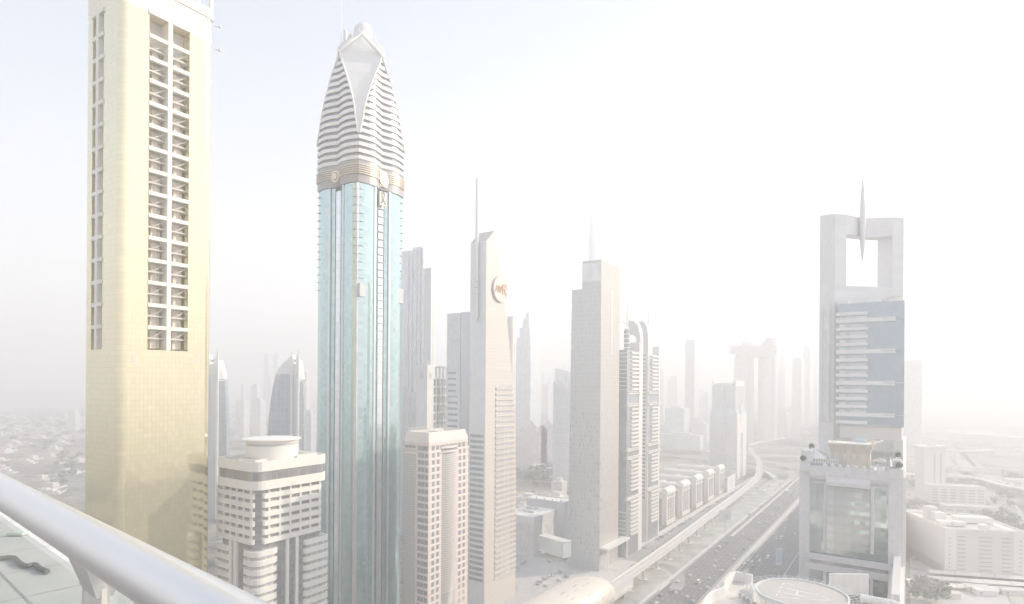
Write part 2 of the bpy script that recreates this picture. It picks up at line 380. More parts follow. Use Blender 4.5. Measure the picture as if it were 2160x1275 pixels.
# ---------------------------------------------------------------- gold tower
def gold_tower():
    b = Bld('gold_glass_tower', 'tall gold mirror-glass tower with a recessed balcony column on each face', 'tower', 250, 177, 448, 600, 200)
    g = mat('gold_glass', (.88,.72,.20), .10, metal=.8, grid=(1.35,1.9,.06,(.50,.44,.28)), jit=.025, tilt=.014)
    w, v = b.w, b.v; r = 2.6
    u1, _ = b.Rf(313, 400); u2, _ = b.Rf(398, 400); v1, _ = b.Lf(217, 400); v2, _ = b.Lf(194, 400)
    zt = b.Rf(315, 27)[1]; zb = b.Rf(355, 740)[1]; D = 5.0; DL = 3.0
    full = rrect(0, w, 0, v, r)
    arc = full[:6]
    notched = arc+[(u1,0),(u1,D),(u2,D),(u2,0)]+full[6:]+[(0,v2),(DL,v2),(DL,v1),(0,v1)]
    ztop = 283
    mb(g).prism(full, 0, zb).build('lower_wall', b.root)
    mb(g).prism(notched, zb, zt).build('shaft_wall', b.root)
    mb(mat('gold_band', (.88,.72,.26), .3, metal=.5, grid=(1.35,1.9,.07,(.6,.5,.3)), jit=.06)).prism(full, zt, zt+9).build('gold_band', b.root)
    o = rrect(-.4, w+.4, -.4, v+.4, r); i = rrect(1.2, w-1.2, 1.2, v-1.2, 1.6)
    cream = mat('cream_beam', (.82,.76,.62), .5, noise=.05, nscale=.5)
    q = mb(cream); q.prism(o, zt+9, zt+12.5); q.build('cornice', b.root)
    for k in range(7):
        uu = 1+k*(w-2)/6
        q = mb(cream).box(uu-.6, uu+.6, -.2, 1, zt+12.5, zt+22); q.build('crown_post', b.root)
    for k in range(1, 6):
        vv = 1+k*(v-2)/5
        mb(cream).box(-.2, 1, vv-.6, vv+.6, zt+12.5, zt+22).build('crown_post', b.root)
    q = mb(cream); ringwall(q, o, i, zt+22, zt+25); q.build('crown_frame', b.root)
    mb(g).prism(rrect(6, w-6, 6, v-6, 1), zt+12.5, zt+20).build('plant_room', b.root)
    # recess, right face
    um1, _ = b.Rf(352, 400); um2, _ = b.Rf(361, 400)
    mb(cream).box(um1, um2, -.5, D, zb, zt).build('pier', b.root)
    vm1, _ = b.Lf(208, 400); vm2, _ = b.Lf(203, 400)
    mb(cream).box(-.4, DL, vm1, vm2, zb, zt).build('pier', b.root)
    mb(cream).box(u1-.3, u2+.3, -.5, .3, zt-.2, zt+1.3).build('lintel', b.root)
    mb(cream).box(-.5, .3, v1-.3, v2+.3, zt-.2, zt+1.3).build('lintel', b.root)
    fl = mat('recess_glass', (.80,.74,.44), .2, metal=.4, grid=(1.6,2.6,.06,(.4,.38,.28)), jit=.15)
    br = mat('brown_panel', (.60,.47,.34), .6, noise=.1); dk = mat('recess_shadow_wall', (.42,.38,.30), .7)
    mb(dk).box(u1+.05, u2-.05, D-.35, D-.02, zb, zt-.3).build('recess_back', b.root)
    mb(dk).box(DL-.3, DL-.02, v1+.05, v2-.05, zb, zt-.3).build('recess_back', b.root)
    n = 15; dz = (zt-zb)/n
    for k in range(n):
        z = zb+k*dz
        if k: 
            for a, c in ((u1, um1), (um2, u2)): mb(cream).box(a, c, -.35, 1.0, z-.6, z+.75).build('balcony_beam', b.root)
            mb(cream).box(-.35, .6, v1, vm1, z-.6, z+.7).build('balcony_beam', b.root); mb(cream).box(-.35, .6, vm2, v2, z-.6, z+.7).build('balcony_beam', b.root)
        if k < n-1:
            for a, c in ((u1, um1), (um2, u2)):
                ww = c-a
                mb(fl).box(a+.12*ww, a+.34*ww, D-1.2, D-.4, z+.8, z+dz-1.2).build('window', b.root)
                mb(br).box(a+.36*ww, a+.68*ww, D-2.2, D-.4, z+.6, z+dz-.9).build('brown_panel', b.root)
                mb(fl).box(a+.7*ww, a+.9*ww, D-1.4, D-.4, z+.8, z+dz-1.2).build('window', b.root)
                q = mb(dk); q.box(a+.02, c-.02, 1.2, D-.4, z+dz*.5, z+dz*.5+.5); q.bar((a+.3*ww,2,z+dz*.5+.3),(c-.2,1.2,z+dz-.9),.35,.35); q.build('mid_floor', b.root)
    red = mat('ochre_vent', (.62,.42,.28), .7)
    for px, py in ((423, 55), (283, 757), (417, 757)):
        u, z = b.Rf(px, py); mb(red).box(u-.7, u+.7, -.06, .3, z-1.9, z+1.9).build('vent', b.root)
    q = mb(steel)
    for zz in (zt+7, zt-2): q.tube([(w,0,zz),(w+1.4,-1.2,zz)], .12, 6); q.cyl(w+1.5,-1.3,.45,zz-.3,zz+.6,8)
    q.build('floodlight', b.root)
gold_tower()
# ---------------------------------------------------------------- white balcony tower with round roof deck
def balcony_tower():
    b = Bld('balcony_tower', 'cream balcony tower with rounded corners and a round helipad drum on its roof', 'tower', 538, 450, 695, 1000, 215)
    w, v = b.w, b.v; cr = mat('cream_cladding', (.80,.75,.64), .6, grid=(1.4,60,.03,(.70,.66,.57)), noise=.04, nscale=.4)
    gl = mat('bronze_ribbon_glass', (.20,.19,.19), .18, metal=.45, grid=(.9,3.6,.08,(.42,.42,.40)), jit=.15, pale=.3)
    zt = Zat(538, 975, 217); fh = 3.37; r = 4.2
    z1, z2, z3 = zt-3.7, zt-7.2, zt-10.5
    mb(cr).prism(rrect(0,w,0,v,r), z1, zt-1.6).build('upper_fascia', b.root)
    q = mb(cr); ringwall(q, rrect(0,w,0,v,r), rrect(.6,w-.6,.6,v-.6,r-.6), zt-1.6, zt); q.build('roof_parapet', b.root)
    mb(gl).prism(rrect(.35,w-.35,.35,v-.35,r), z2, z1).build('sky_lobby_glass', b.root)
    mb(cr).prism(rrect(0,w,0,v,r), z3, z2).build('lower_fascia', b.root)
    core = mat('tinted_wall_glass', (.22,.22,.23), .2, metal=.4, grid=(1.3,1.12,.06,(.40,.39,.36)), jit=.2, pale=.3)
    mb(core).prism(rrect(1.9,w-1.6,1.9,v-1.2,3.2), 0, z3).build('shaft_glass', b.root)
    # upper six floors: bands on each face
    ua = b.Rf(556,1080,1)[0]; ub = b.Rf(679,1080,1)[0]; va = b.Lf(531,1080,1)[0]; vb = b.Lf(454,1080,1)[0]
    for k in range(6):
        z = z3-1.6-k*fh-1.9
        q = mb(cr); q.prism(rrect(ua,ub,1.0,3.1,.9,4), z, z+1.95); q.build('balcony', b.root)
        q = mb(cr); q.prism(rrect(1.0,3.1,va,vb,.9,4), z, z+1.95); q.build('balcony', b.root)
    zc = z3-1.6-5*fh-1.9
    for k in range(6):
        u = ua+2.6+k*(ub-ua-3.4)/5; mb(cr).box(u-.38,u+.38,1.2,2.6,zc,z3).build('pier', b.root)
        vv = va+1.2+k*(vb-va-2.2)/5; mb(cr).box(1.2,2.6,vv-.4,vv+.4,zc,z3).build('pier', b.root)
    # lower storeys: wrapping corner bay, two tall fins, far bay
    def bay(poly_o, nm='balcony'):
        for k in range(9):
            z = zc-2.4-k*fh
            mb(cr).prism(poly_o, z-1.9, z+.05).build(nm, b.root)
    uc = b.Rf(594,1200,0)[0]; ud = b.Rf(645,1200,0)[0]; vc = b.Lf(503,1200,0)[0]; vd = b.Lf(480,1200,0)[0]
    core2 = mat('bay_glass', (.27,.27,.28), .25, metal=.3, grid=(2.9,60,.22,(.74,.70,.61)), jit=.1)
    bay(rrect(.4,uc,.4,vc,3.4)); bay(rrect(ud,w+.6,.4,6,1.6)); bay(rrect(.4,5,vd,v+.4,1.4))
    mb(core2).prism(rrect(.95,uc-.9,.95,vc-.9,2.9), 0, zc-2.2).build('corner_bay', b.root)
    mb(core2).prism(rrect(ud+.8,w-.3,.95,5.6,1.2), 0, zc-2.2).build('end_bay', b.root)
    mb(core2).prism(rrect(.95,4.6,vd+.7,v-.4,1), 0, zc-2.2).build('end_bay', b.root)
    for px in (607, 627):
        u = b.Rf(px,1200,1)[0]; mb(cr).box(u-.6,u+.6,1.0,2.7,0,zc-.2).build('fin', b.root)
    for px in (485, 495):
        vv = b.Lf(px,1200,1)[0]; mb(cr).box(1.0,2.7,vv-.9,vv+.9,0,zc-.2).build('fin', b.root)
    # roof
    c = P(574, 940, 236); dx, dy = c.x-b.X, c.y-b.Y
    cu, cv = dx*RX+dy*RY, -dx*.832+dy*.5545
    zd = Zat(574, 924, 236); zr = zt-1.6
    t = thing('roof_helipad_drum', 'cream round helipad drum on the roof of the balcony tower', 'drum', (c.x, c.y, zr), YAW)
    dr = mat('drum_cladding', (.80,.75,.64), .6, grid=(1.2,60,.03,(.72,.68,.59)))
    mb(dr).cyl(0,0,9.7,zd-zr-8.2,zd-zr-2.6,48).build('drum_wall', t)
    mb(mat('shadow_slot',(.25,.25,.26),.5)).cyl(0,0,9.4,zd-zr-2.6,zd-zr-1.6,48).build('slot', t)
    mb(dr).cyl(0,0,9.8,zd-zr-1.6,zd-zr-.4,48).build('rim', t)
    q = mb(mat('deck_edge',(.74,.62,.52),.7)); q.cyl(0,0,11.0,zd-zr-.4,zd-zr-.1,48); q.build('safety_edge', t)
    mb(mat('deck_paint',(.70,.72,.72),.7,noise=.05)).cyl(0,0,9.7,zd-zr-.1,zd-zr+.06,48).build('deck', t)
    for k in range(12):
        a = k*math.pi/6; mb(plain).box(8*math.cos(a)-.5,8*math.cos(a)+.5,8*math.sin(a)-.5,8*math.sin(a)+.5,0,zd-zr-8.2).build('column', t)
    mb(mat('roof_room', (.55,.53,.48), .7)).cyl(0,0,6,0,zd-zr-8.2,20).build('stair_room', t)
    lou = mat('louvre_grey', (.42,.40,.37), .6, grid=(30,.25,.02,(.25,.24,.22)))
    for i, (u0,u1_,v0,v1_) in enumerate(((2,4,3.5,12),(2,4,14,23),(5,7.5,5,20),(20,29,3,4.8),(22,31,6,8))):
        t = thing('chiller', ['cream louvred chiller at the near roof corner of the balcony tower','cream louvred chiller by the left parapet of the balcony tower','long grey chiller beside the left foot of the drum','slim chiller along the lit parapet of the balcony tower','grey chiller behind the lit parapet, right of the drum'][i], 'chiller', (b.X+RX*u0-.832*v0, b.Y+RY*u0+.5545*v0, zr), YAW, 'roof chillers of the balcony tower')
        mb(lou).box(0,u1_-u0,0,v1_-v0,.3,1.6).build('louvre_case', t); mb(plain).box(-.1,u1_-u0+.1,-.6,0,.2,1.9).build('end_cap', t)
        q = mb(steel)
        for k in range(int(max(v1_-v0,u1_-u0)/1.5)):
            if v1_-v0 > u1_-u0: q.cyl((u1_-u0)/2, .8+k*1.5, .5, 1.6, 1.85, 10)
            else: q.cyl(.8+k*1.5, (v1_-v0)/2, .5, 1.6, 1.85, 10)
        q.build('fan', t)
balcony_tower()
# ---------------------------------------------------------------- petal-crowned tower
def petal_tower():
    a = 16.0
    (X, Y, _), wr, wl = place(755, 669, 857, 600, 290)
    a = (wr+wl)/4
    b = Bld('petal_crown_tower', 'teal glass skyscraper with a petal-shaped striped crown topped by a ball', 'skyscraper', 755, 669, 857, 600, 290)
    C = Vector((X+(.5545-.832)*a, Y+(.832+.5545)*a)); rt = b.root; rt.location = (C.x, C.y, 0)
    zc = lambda y: Zat(763, y, C.y)
    zn = lambda y: Zat(755, y, b.Y)
    def section(h, t=0.0, off=0.0, kink=.5, sag=.13, rec=0.0):
        "square of half side h with two bulging bays per side; near corner is (-h,-h); t = chamfer of that corner"
        pts = []; n = 8
        for side in range(4):
            for bay in range(2):
                for i in range(n+1):
                    f = i/n; k0, k1 = (0, kink-rec) if bay == 0 else (kink+rec, 1)
                    s_ = k0+(k1-k0)*f; bulge = sag*h*math.sin(math.pi*f)*1.0
                    if rec == 0 and bay == 1 and i == 0: bulge = 0
                    x, y = -h+2*h*s_, -h-bulge
                    for _ in range(side): x, y = -y, x
                    pts.append((x, y))
                if bay == 0 and rec:
                    for s_ in (kink-rec+.003, kink+rec-.003):
                        x, y = -h+2*h*s_, -h+1.6
                        for _ in range(side): x, y = -y, x
                        pts.append((x, y))
        if t > 0:
            out = []
            for x, y in pts:
                for sx in (-1, 1):
                    for sy in (-1, 1):
                        q = (h+sx*x)+(h+sy*y)
                        if q < t: x += sx*(t-q)/2; y += sy*(t-q)/2
                out.append((x, y))
            pts = out
        if off:
            pts = [(x*(1+off/h), y*(1+off/h)) for x, y in pts]
        return pts
    hs = a-1.0
    teal = mat('teal_glass', (.14,.50,.54), .10, metal=.75, grid=(1.5,1.95,.05,(.30,.46,.48)), jit=.07, tilt=.03)
    z0 = zn(382)
    mb(teal).prism(section(hs, rec=.07, sag=.11), 0, z0).build('glass_shaft', rt)
    mb(mat('corner_strip', (.44,.46,.45), .2, metal=.4, grid=(.8,3.9,.06,(.5,.5,.48)), jit=.1)).box(-hs-.75,-hs+.2,-hs-.02,-hs+2.4,0,z0-.3).build('corner_strip', rt)
    for q0, q1 in ((.30,.335),(.63,.665)):
        mb(mat('mullion_steel', (.60,.66,.66), .3, metal=.5)).box(-hs+2*hs*q0,-hs+2*hs*q1,-hs-1.75,-hs-1.0,0,z0-.3).build('vertical_fin', rt)
        mb(mat('mullion_steel', (.60,.66,.66))).box(-hs-1.75,-hs-1.0,-hs+2*hs*q0,-hs+2*hs*q1,0,z0-.3).build('vertical_fin', rt)
    # silver lift strips in the recesses
    silver = mat('silver_glass', (.90,.93,.97), .10, metal=.8, grid=(4,3.9,.03,(.55,.5,.45)), jit=.05)
    for side in range(2):
        q = mb(silver)
        f = [(-.058*2*hs, -hs+.2), (.058*2*hs, -hs+.2), (.058*2*hs, -hs+1.7), (-.058*2*hs, -hs+1.7)]
        if side: f = [(y, x) for x, y in f]
        q.prism(f, 30, z0-2).build('lift_strip', rt)
    belt = mat('dark_belt', (.20,.17,.15), .35, metal=.3, grid=(.8,30,.12,(.33,.32,.31)), pale=.28)
    gold = mat('gold_trim', (.74,.55,.28), .4, metal=.5)
    zb2 = zn(334)
    mb(belt).prism(section(hs+.5, sag=.12, kink=.5), z0, zb2).build('belt', rt)
    for k in range(5):
        z = zn(364-k*4.6)
        s0 = section(hs+1.0, sag=.12)
        q = mb(gold); ringwall(q, s0, section(hs+.4, sag=.12), z, z+.45); q.build('gold_ring', rt)
    for side in (0, 1):
        q = mb(belt)
        bx = (-2.6,2.6,-hs-1.6,-hs,zn(376),zn(342))
        if side: q.box(bx[2],bx[3],bx[0],bx[1],bx[4],bx[5])
        else: q.box(*bx)
        q.build('medallion_panel', rt)
        q = mb(gold); zc_ = zn(361)
        for r0, r1, dd in ((2.9, 2.1, .5), (1.6, 0.05, .8)):
            ring = []
            for rr, d_ in ((r0, 0), (r0, dd), (r1, dd), (r1, 0)):
                ring.append([((rr*math.cos(t_), -hs-1.6-d_, zc_+rr*math.sin(t_)) if not side else (-hs-1.6-d_, rr*math.cos(t_), zc_+rr*math.sin(t_))) for t_ in [i*math.pi/14 for i in range(28)]])
            q.rings(ring, False, True)
        q.build('medallion', rt)
    # monogram sign
    sign = thing('monogram_sign', 'pale square rooftop sign with a curling letter R under the gold medallion', 'sign', (C.x, C.y, 0), YAW)
    z1, z2 = zn(405), zn(377)
    mb(mat('sign_panel', (.74,.66,.58), .5, pale=.2)).box(-2.9,1.9,-hs-1.9,-hs-1.2,z1-3.0,z2-2.6).build('panel', sign)
    q = mb(mat('sign_letter', (.40,.36,.33), .4, metal=.3, pale=.15)); zz = (z1+z2)/2-2.6; xx = -.6; yy = -hs-2.1
    K = (z2-z1)/7.2
    for pth in ([(-.7,2.5),(-.7,-1.6),(-1.3,-2.5),(-2.0,-2.3)], [(-1.5,2.1),(-.6,2.9),(.8,2.5),(.9,1.3),(.1,.6),(-.6,.5)], [(-.4,.4),(.4,-1),(1.3,-2.2),(2.1,-2.8)]):
        q.tube([(xx+x_*K*.95, yy, zz+z_*K*1.1) for x_, z_ in [(p.x, p.y) for p in smooth_path([Vector((u_,v_,0)) for u_,v_ in pth], 5)]], .24, 6)
    q.build('letter', sign)
    # sun-shade fins next to the corners
    finm = mat('bronze_fin', (.50,.42,.36), .5, metal=.3)
    for k in range(13):
        z = z0-3.2-k*4.0
        L_ = 4.6; cx = -hs
        for s_ in range(4):
            q = mb(finm)
            if s_ == 0: q.box(-hs+.3,-hs+L_,-hs-1.3,-hs+.5,z,z+.16)
            elif s_ == 1: q.box(-hs-1.3,-hs+.5,-hs+.3,-hs+L_,z,z+.16)
            elif s_ == 2: q.box(hs-L_+1.2,hs+.3,-hs-1.1,-hs+.5,z,z+.16)
            else: q.box(-hs-1.1,-hs+.5,hs-L_+1.2,hs+.3,z,z+.16)
            q.build('fin', rt)
    for k in range(24):
        z = z0-6-k*3.9
        q = mb(finm); q.rings([[(-2+4*i/6, -hs-.1-.9*math.sin(math.pi*i/6), z+dz_) for i in range(7)] for dz_ in (0,.2)], False, False, closed=False)
        for i in range(6): q.quad((-2+4*i/6,-hs-.1-.9*math.sin(math.pi*i/6),z+.2),(-2+4*(i+1)/6,-hs-.1-.9*math.sin(math.pi*(i+1)/6),z+.2),(-2+4*(i+1)/6,-hs+.3,z+.2),(-2+4*i/6,-hs+.3,z+.2))
        q.build('strip_ledge', rt)
    dkp = mat('dark_vent_panel', (.22,.27,.30), .4, grid=(1.4,2,.1,(.4,.42,.42)))
    zp = zn(611)
    q = mb(dkp); q.box(-hs-.3,-hs+3.4,-hs-1.6,-hs+1,zp-3.2,zp+3.2); q.build('vent_panel', rt)
    q = mb(dkp); q.box(hs-3.2,hs+.2,-hs-1.1,-hs+1,zp-3.4,zp+4.4); q.build('vent_panel', rt)
    # crown
    prof = [(zb2, 1.0, 0), (zc(318), .995, .01), (zc(300), .99, .06), (zc(288), .985, .11), (zc(262), .975, .18), (zc(234), .97, .31), (zc(208), .965, .47), (zc(180), .955, .65), (zc(158), .94, .84), (zc(137), .92, .97)]
    def hz(z):
        for (a0,s0,t0),(a1,s1,t1) in zip(prof, prof[1:]):
            if z <= a1: f = (z-a0)/(a1-a0); return s0+(s1-s0)*f, t0+(t1-t0)*f
        return prof[-1][1:]
    zt = prof[-1][0]; nb = 17; dz = (zt-zb2)/nb; base = hs+.8
    ww = mat('crown_white', (.80,.78,.74), .45, grid=(1.6,60,.04,(.7,.68,.66)))
    dg = mat('crown_glass', (.15,.14,.16), .2, metal=.4, grid=(1.0,60,.08,(.30,.30,.31)), pale=.15)
    for k in range(nb):
        za, zb_, zc2 = zb2+k*dz, zb2+(k+.52)*dz, zb2+(k+1)*dz
        rs = []
        for z in (za, zb_):
            s_, t_ = hz(z); rs.append([(x,y,z) for x,y in section(base*s_, t_*base*s_, sag=.12*(1-.75*t_))])
        mb(ww).rings(rs).build('white_band', rt)
        rs = []
        for z in (zb_, zc2):
            s_, t_ = hz(z); rs.append([(x,y,z) for x,y in section(base*s_-.55, max(0,t_*(base*s_)-.6), sag=.12*(1-.75*t_))])
        mb(dg).rings(rs).build('window_band', rt)
    # smooth leaf on the near corner, repeated on the other three corners
    leafm = mat('leaf_panel', (.72,.71,.69), .4, grid=(1.7,1.9,.04,(.62,.61,.60)))
    for cn in range(4):
        L1, L2 = [], []; N = 16
        for i in range(N+1):
            z = zc(316)+(zt-zc(316))*i/N; s_, t_ = hz(z); h = base*s_; t = t_*h+.3
            e = .35
            L1.append(((-h+t, -h-e), z)); L2.append(((-h-e, -h+t), z))
        q = mb(leafm); ring = []
        for (p1, z), (p2, _) in zip(L1, L2):
            pts = [p1, p2, (p2[0]+1.0, p2[1]+.5), (p1[0]+.5, p1[1]+1.0)]
            for _ in range(cn): pts = [(-y, x) for x, y in pts]
            ring.append([(x, y, z) for x, y in pts])
        q.rings(ring); q.build('leaf', rt)
        q = mb(ww)
        for Ls in (L1, L2):
            pth = [(p[0]-.1, p[1]-.1, z) for p, z in Ls]
            for _ in range(cn): pth = [(-y, x, z) for x, y, z in pth]
            q.tube(pth, .45, 6)
        q.build('leaf_edge', rt)
    # cap with crossing ribs and ball
    s_, t_ = hz(zt); h0 = base*s_
    def cap_sec(r, z, k):
        out = []
        for i in range(48):
            a_ = i*math.pi/24; dm = 1/(abs(math.cos(a_))+abs(math.sin(a_))); rr = r*(k*dm+(1-k)*.8); out.append((rr*math.cos(a_), rr*math.sin(a_), z))
        return out
    q = mb(leafm)
    q.rings([cap_sec(h0*1.0, zt-.3, 1), cap_sec(h0*.97, zc(130), 1), cap_sec(h0*.86, zc(118), .95), cap_sec(h0*.70, zc(106), .85), cap_sec(h0*.55, zc(95), .7), cap_sec(h0*.44, zc(86), .4), cap_sec(h0*.40, zc(76), 0)])
    q.build('cap', rt)
    bx, bz = 0.6, zc(70); br = 19.5*C.y/1250
    q = mb(mat('ball_panels', (.74,.72,.69), .4, grid=(2.2,80,.04,(.6,.58,.56))))
    q.lathe(bx, 0, [(.05 if abs(i) == 8 else br*math.cos(math.pi*i/16), bz+1.08*br*math.sin(math.pi*i/16)) for i in range(-8, 9)], 28); q.build('ball', rt, smooth=True)
    rib = mat('petal_rib', (.80,.77,.71), .45)
    for k in range(4):
        for sg in (-1, 1):
            a0 = R(225+90*k)        # facing direction of this leaf
            pth = []
            for i in range(15):
                f = i/14; ang = a0+sg*R(45)*(1-f*1.3); z = zt-.8+(zc(77)-zt+.8)*f**.85
                rr = h0*(1.06-.60*f**1.15)*(.86+.14*abs(1-f*1.3)); pth.append((rr*math.cos(ang), rr*math.sin(ang), z))
            mb(rib).tube(pth, .6, 6, r_end=.4).build('petal_rib', rt)
            q = mb(rib); bot = [(x*.86, y*.86, z-.3) for x, y, z in pth]
            q.rings([pth, bot], False, False, closed=False); q.build('petal', rt)
    # mast tower left of the crown
    m = P(728, 100, C.y+6); t = thing('roof_mast', 'dark stepped mast with a thin aerial beside the petal crown', 'mast', (m.x, m.y, zc(150)), YAW)
    ms = mat('mast_grey', (.50,.47,.45), .6); zz = zc(150)
    mb(ms).cyl(0,0,1.5,0,zc(80)-zz,12).build('mast_base', t); mb(ms).cyl(0,0,.95,zc(80)-zz,zc(52)-zz,12).build('mast_top', t)
    m2 = P(720, 100, C.y+6); ax = m2-m; lx, ly = ax.x*RX+ax.y*RY, -ax.x*.832+ax.y*.5545
    mb(plain).cyl(lx, ly, .32, -2, zc(-40)-zz, 8, .12).build('aerial', t)
    for k in range(5): mb(steel).tube([(lx-.3,ly,zc(110-k*6)-zz),(0,0,zc(110-k*6)-zz)], .45, 6).build('clamp', t)
petal_tower()
# ---------------------------------------------------------------- pink granite office tower
def pink_tower():
    b = Bld('pink_granite_tower', 'pink granite office tower with square windows and a curved glass bay', 'office tower', 904, 852, 988, 1000, 290)
    w, v = b.w, b.v
    pk = mat('pink_granite', (.66,.46,.38), .6, grid=(1.6,2.4,.04,(.62,.50,.45)), jit=.04)
    pl = mat('pale_pink_band', (.80,.70,.64), .6, noise=.04, nscale=.4)
    gl = mat('square_window_glass', (.24,.25,.27), .2, metal=.35, pale=.3)
    zt = Zat(904, 913.6, 290)
    # stepped parapet, open roof behind
    q = mb(pk); q.rings([[(x,y,z) for x,y in rrect(e,w-e-c,e,v-e,.05,1)] for z,e,c in ((0,0,0),(zt-9.5,0,0),(zt-9.5,.25,.3),(zt-7,.25,.3),(zt-6.6,.1,.2),(zt-5.2,.1,.6))], cap1=True); q.build('wall', b.root)
    for k in range(4):
        e = k*.18
        q = mb(pl); ringwall(q, rrect(.1+e,w-.3-k*.55,.1+e,v-.1-e,.05,1), rrect(1.2,w-2.6,1.2,v-1.2,.05,1), zt-5.2+k*1.3, zt-5.2+(k+1)*1.3); q.build('parapet_step', b.root)
    q = mb(steel)
    for k in range(16): q.box(1.5,1.7,1.5+k*(v-3)/15-.1,1.5+k*(v-3)/15+.1,zt,zt+1.5)
    for k in range(16): q.box(1.5+k*(w-5)/15,1.7+k*(w-5)/15,v-1.7,v-1.5,zt,zt+1.5)
    q.box(1.55,1.65,1.5,v-1.5,zt+1.4,zt+1.5); q.box(1.5,w-4,v-1.65,v-1.55,zt+1.4,zt+1.5); q.build('roof_railing', b.root)
    rm = mb(conc); rm.box(5,w-9,5,v-6,zt-5.2,zt-2.4); rm.box(7,12,6,12,zt-2.4,zt-1); rm.box(16,22,8,14,zt-2.4,zt-.6); rm.build('roof_plant', b.root)
    fh = 3.55; z = Zat(904, 942, 290); win = []; win2 = []
    us = [b.Rf(px,1000)[0] for px in (914,924,970,979)]
    rows = 24
    for r in range(rows):
        zz = z-r*fh-.1
        cols = us if r else [b.Rf(px,945)[0] for px in (914.5,924,933.5,943,952.5,962,970.5,979)]
        for u in cols: win.append((u-.95,u+.95,-.03,.3,zz-2.2 if r else zz-2.4,zz))
        for vv in [v*f for f in ((.09,.23,.36) if r else (.09,.23,.36,.6,.75,.9))]: win2.append((-.03,.3,vv-1.0,vv+1.0,zz-2.2,zz))
    allw = []
    for i in range(rows*8):
        pass
    merged = sorted(win+win2, key=lambda q_: -q_[5])
    many('window', merged, gl, b.root)
    ca, cb = b.Rf(929.5,1000)[0], b.Rf(964,1000)[0]
    for r in range(rows-1):
        zz = z-r*fh-2.7
        for x0, x1 in ((-.06, ca), (cb, w+.06)): mb(pl).box(x0,x1,-.08,.4,zz-.62,zz+.02+.25).build('pale_band', b.root) if r < 20 else None
        if r < 20: mb(mat('shade_band', (.60,.56,.54), .7)).box(-.08,.4,.45,v*.48,zz-.6,zz+.25).build('pale_band', b.root)
    # curved bay right face and flat dark bay on the left face
    bayg = mat('bay_ribbon_glass', (.27,.27,.28), .2, metal=.4, grid=(60,1.18,.008,(.78,.68,.6)), jit=0)
    zbt = z-fh-1.2
    arc = [(ca+(cb-ca)*i/8, .35-1.7*math.sin(math.pi*i/8)) for i in range(9)]
    mb(bayg).prism(arc+[(cb,1.0),(ca,1.0)], 0, zbt).build('curved_bay', b.root)
    for k in range(60):
        zz = zbt-.4-k*1.18
        q = mb(pl); o = [(x,y-.12) for x,y in arc]; q.rings([[(x,y,zz) for x,y in o],[(x,y,zz+.2) for x,y in o]], closed=False); q.build('sunshade_louvre', b.root) if k < 60 else None
    for zz in (zbt+.6, zbt+2.8):
        mb(pl).prism([(x,y-.4) for x,y in arc]+[(cb+.5,1.0),(ca-.5,1.0)], zz, zz+.7).build('bay_cap', b.root)
    mb(gl).box(ca,cb,-.1,.6,zbt+1.3,zbt+4.4).build('cap_window', b.root)
    mb(bayg).box(-.25,.5,v*.52,v-.1,0,zbt).build('flat_bay', b.root)
    for zz in (zbt+.2, zbt+2.6): mb(pl).box(-.5,.5,v*.52,v,zz,zz+.6).build('bay_cap', b.root)
pink_tower()
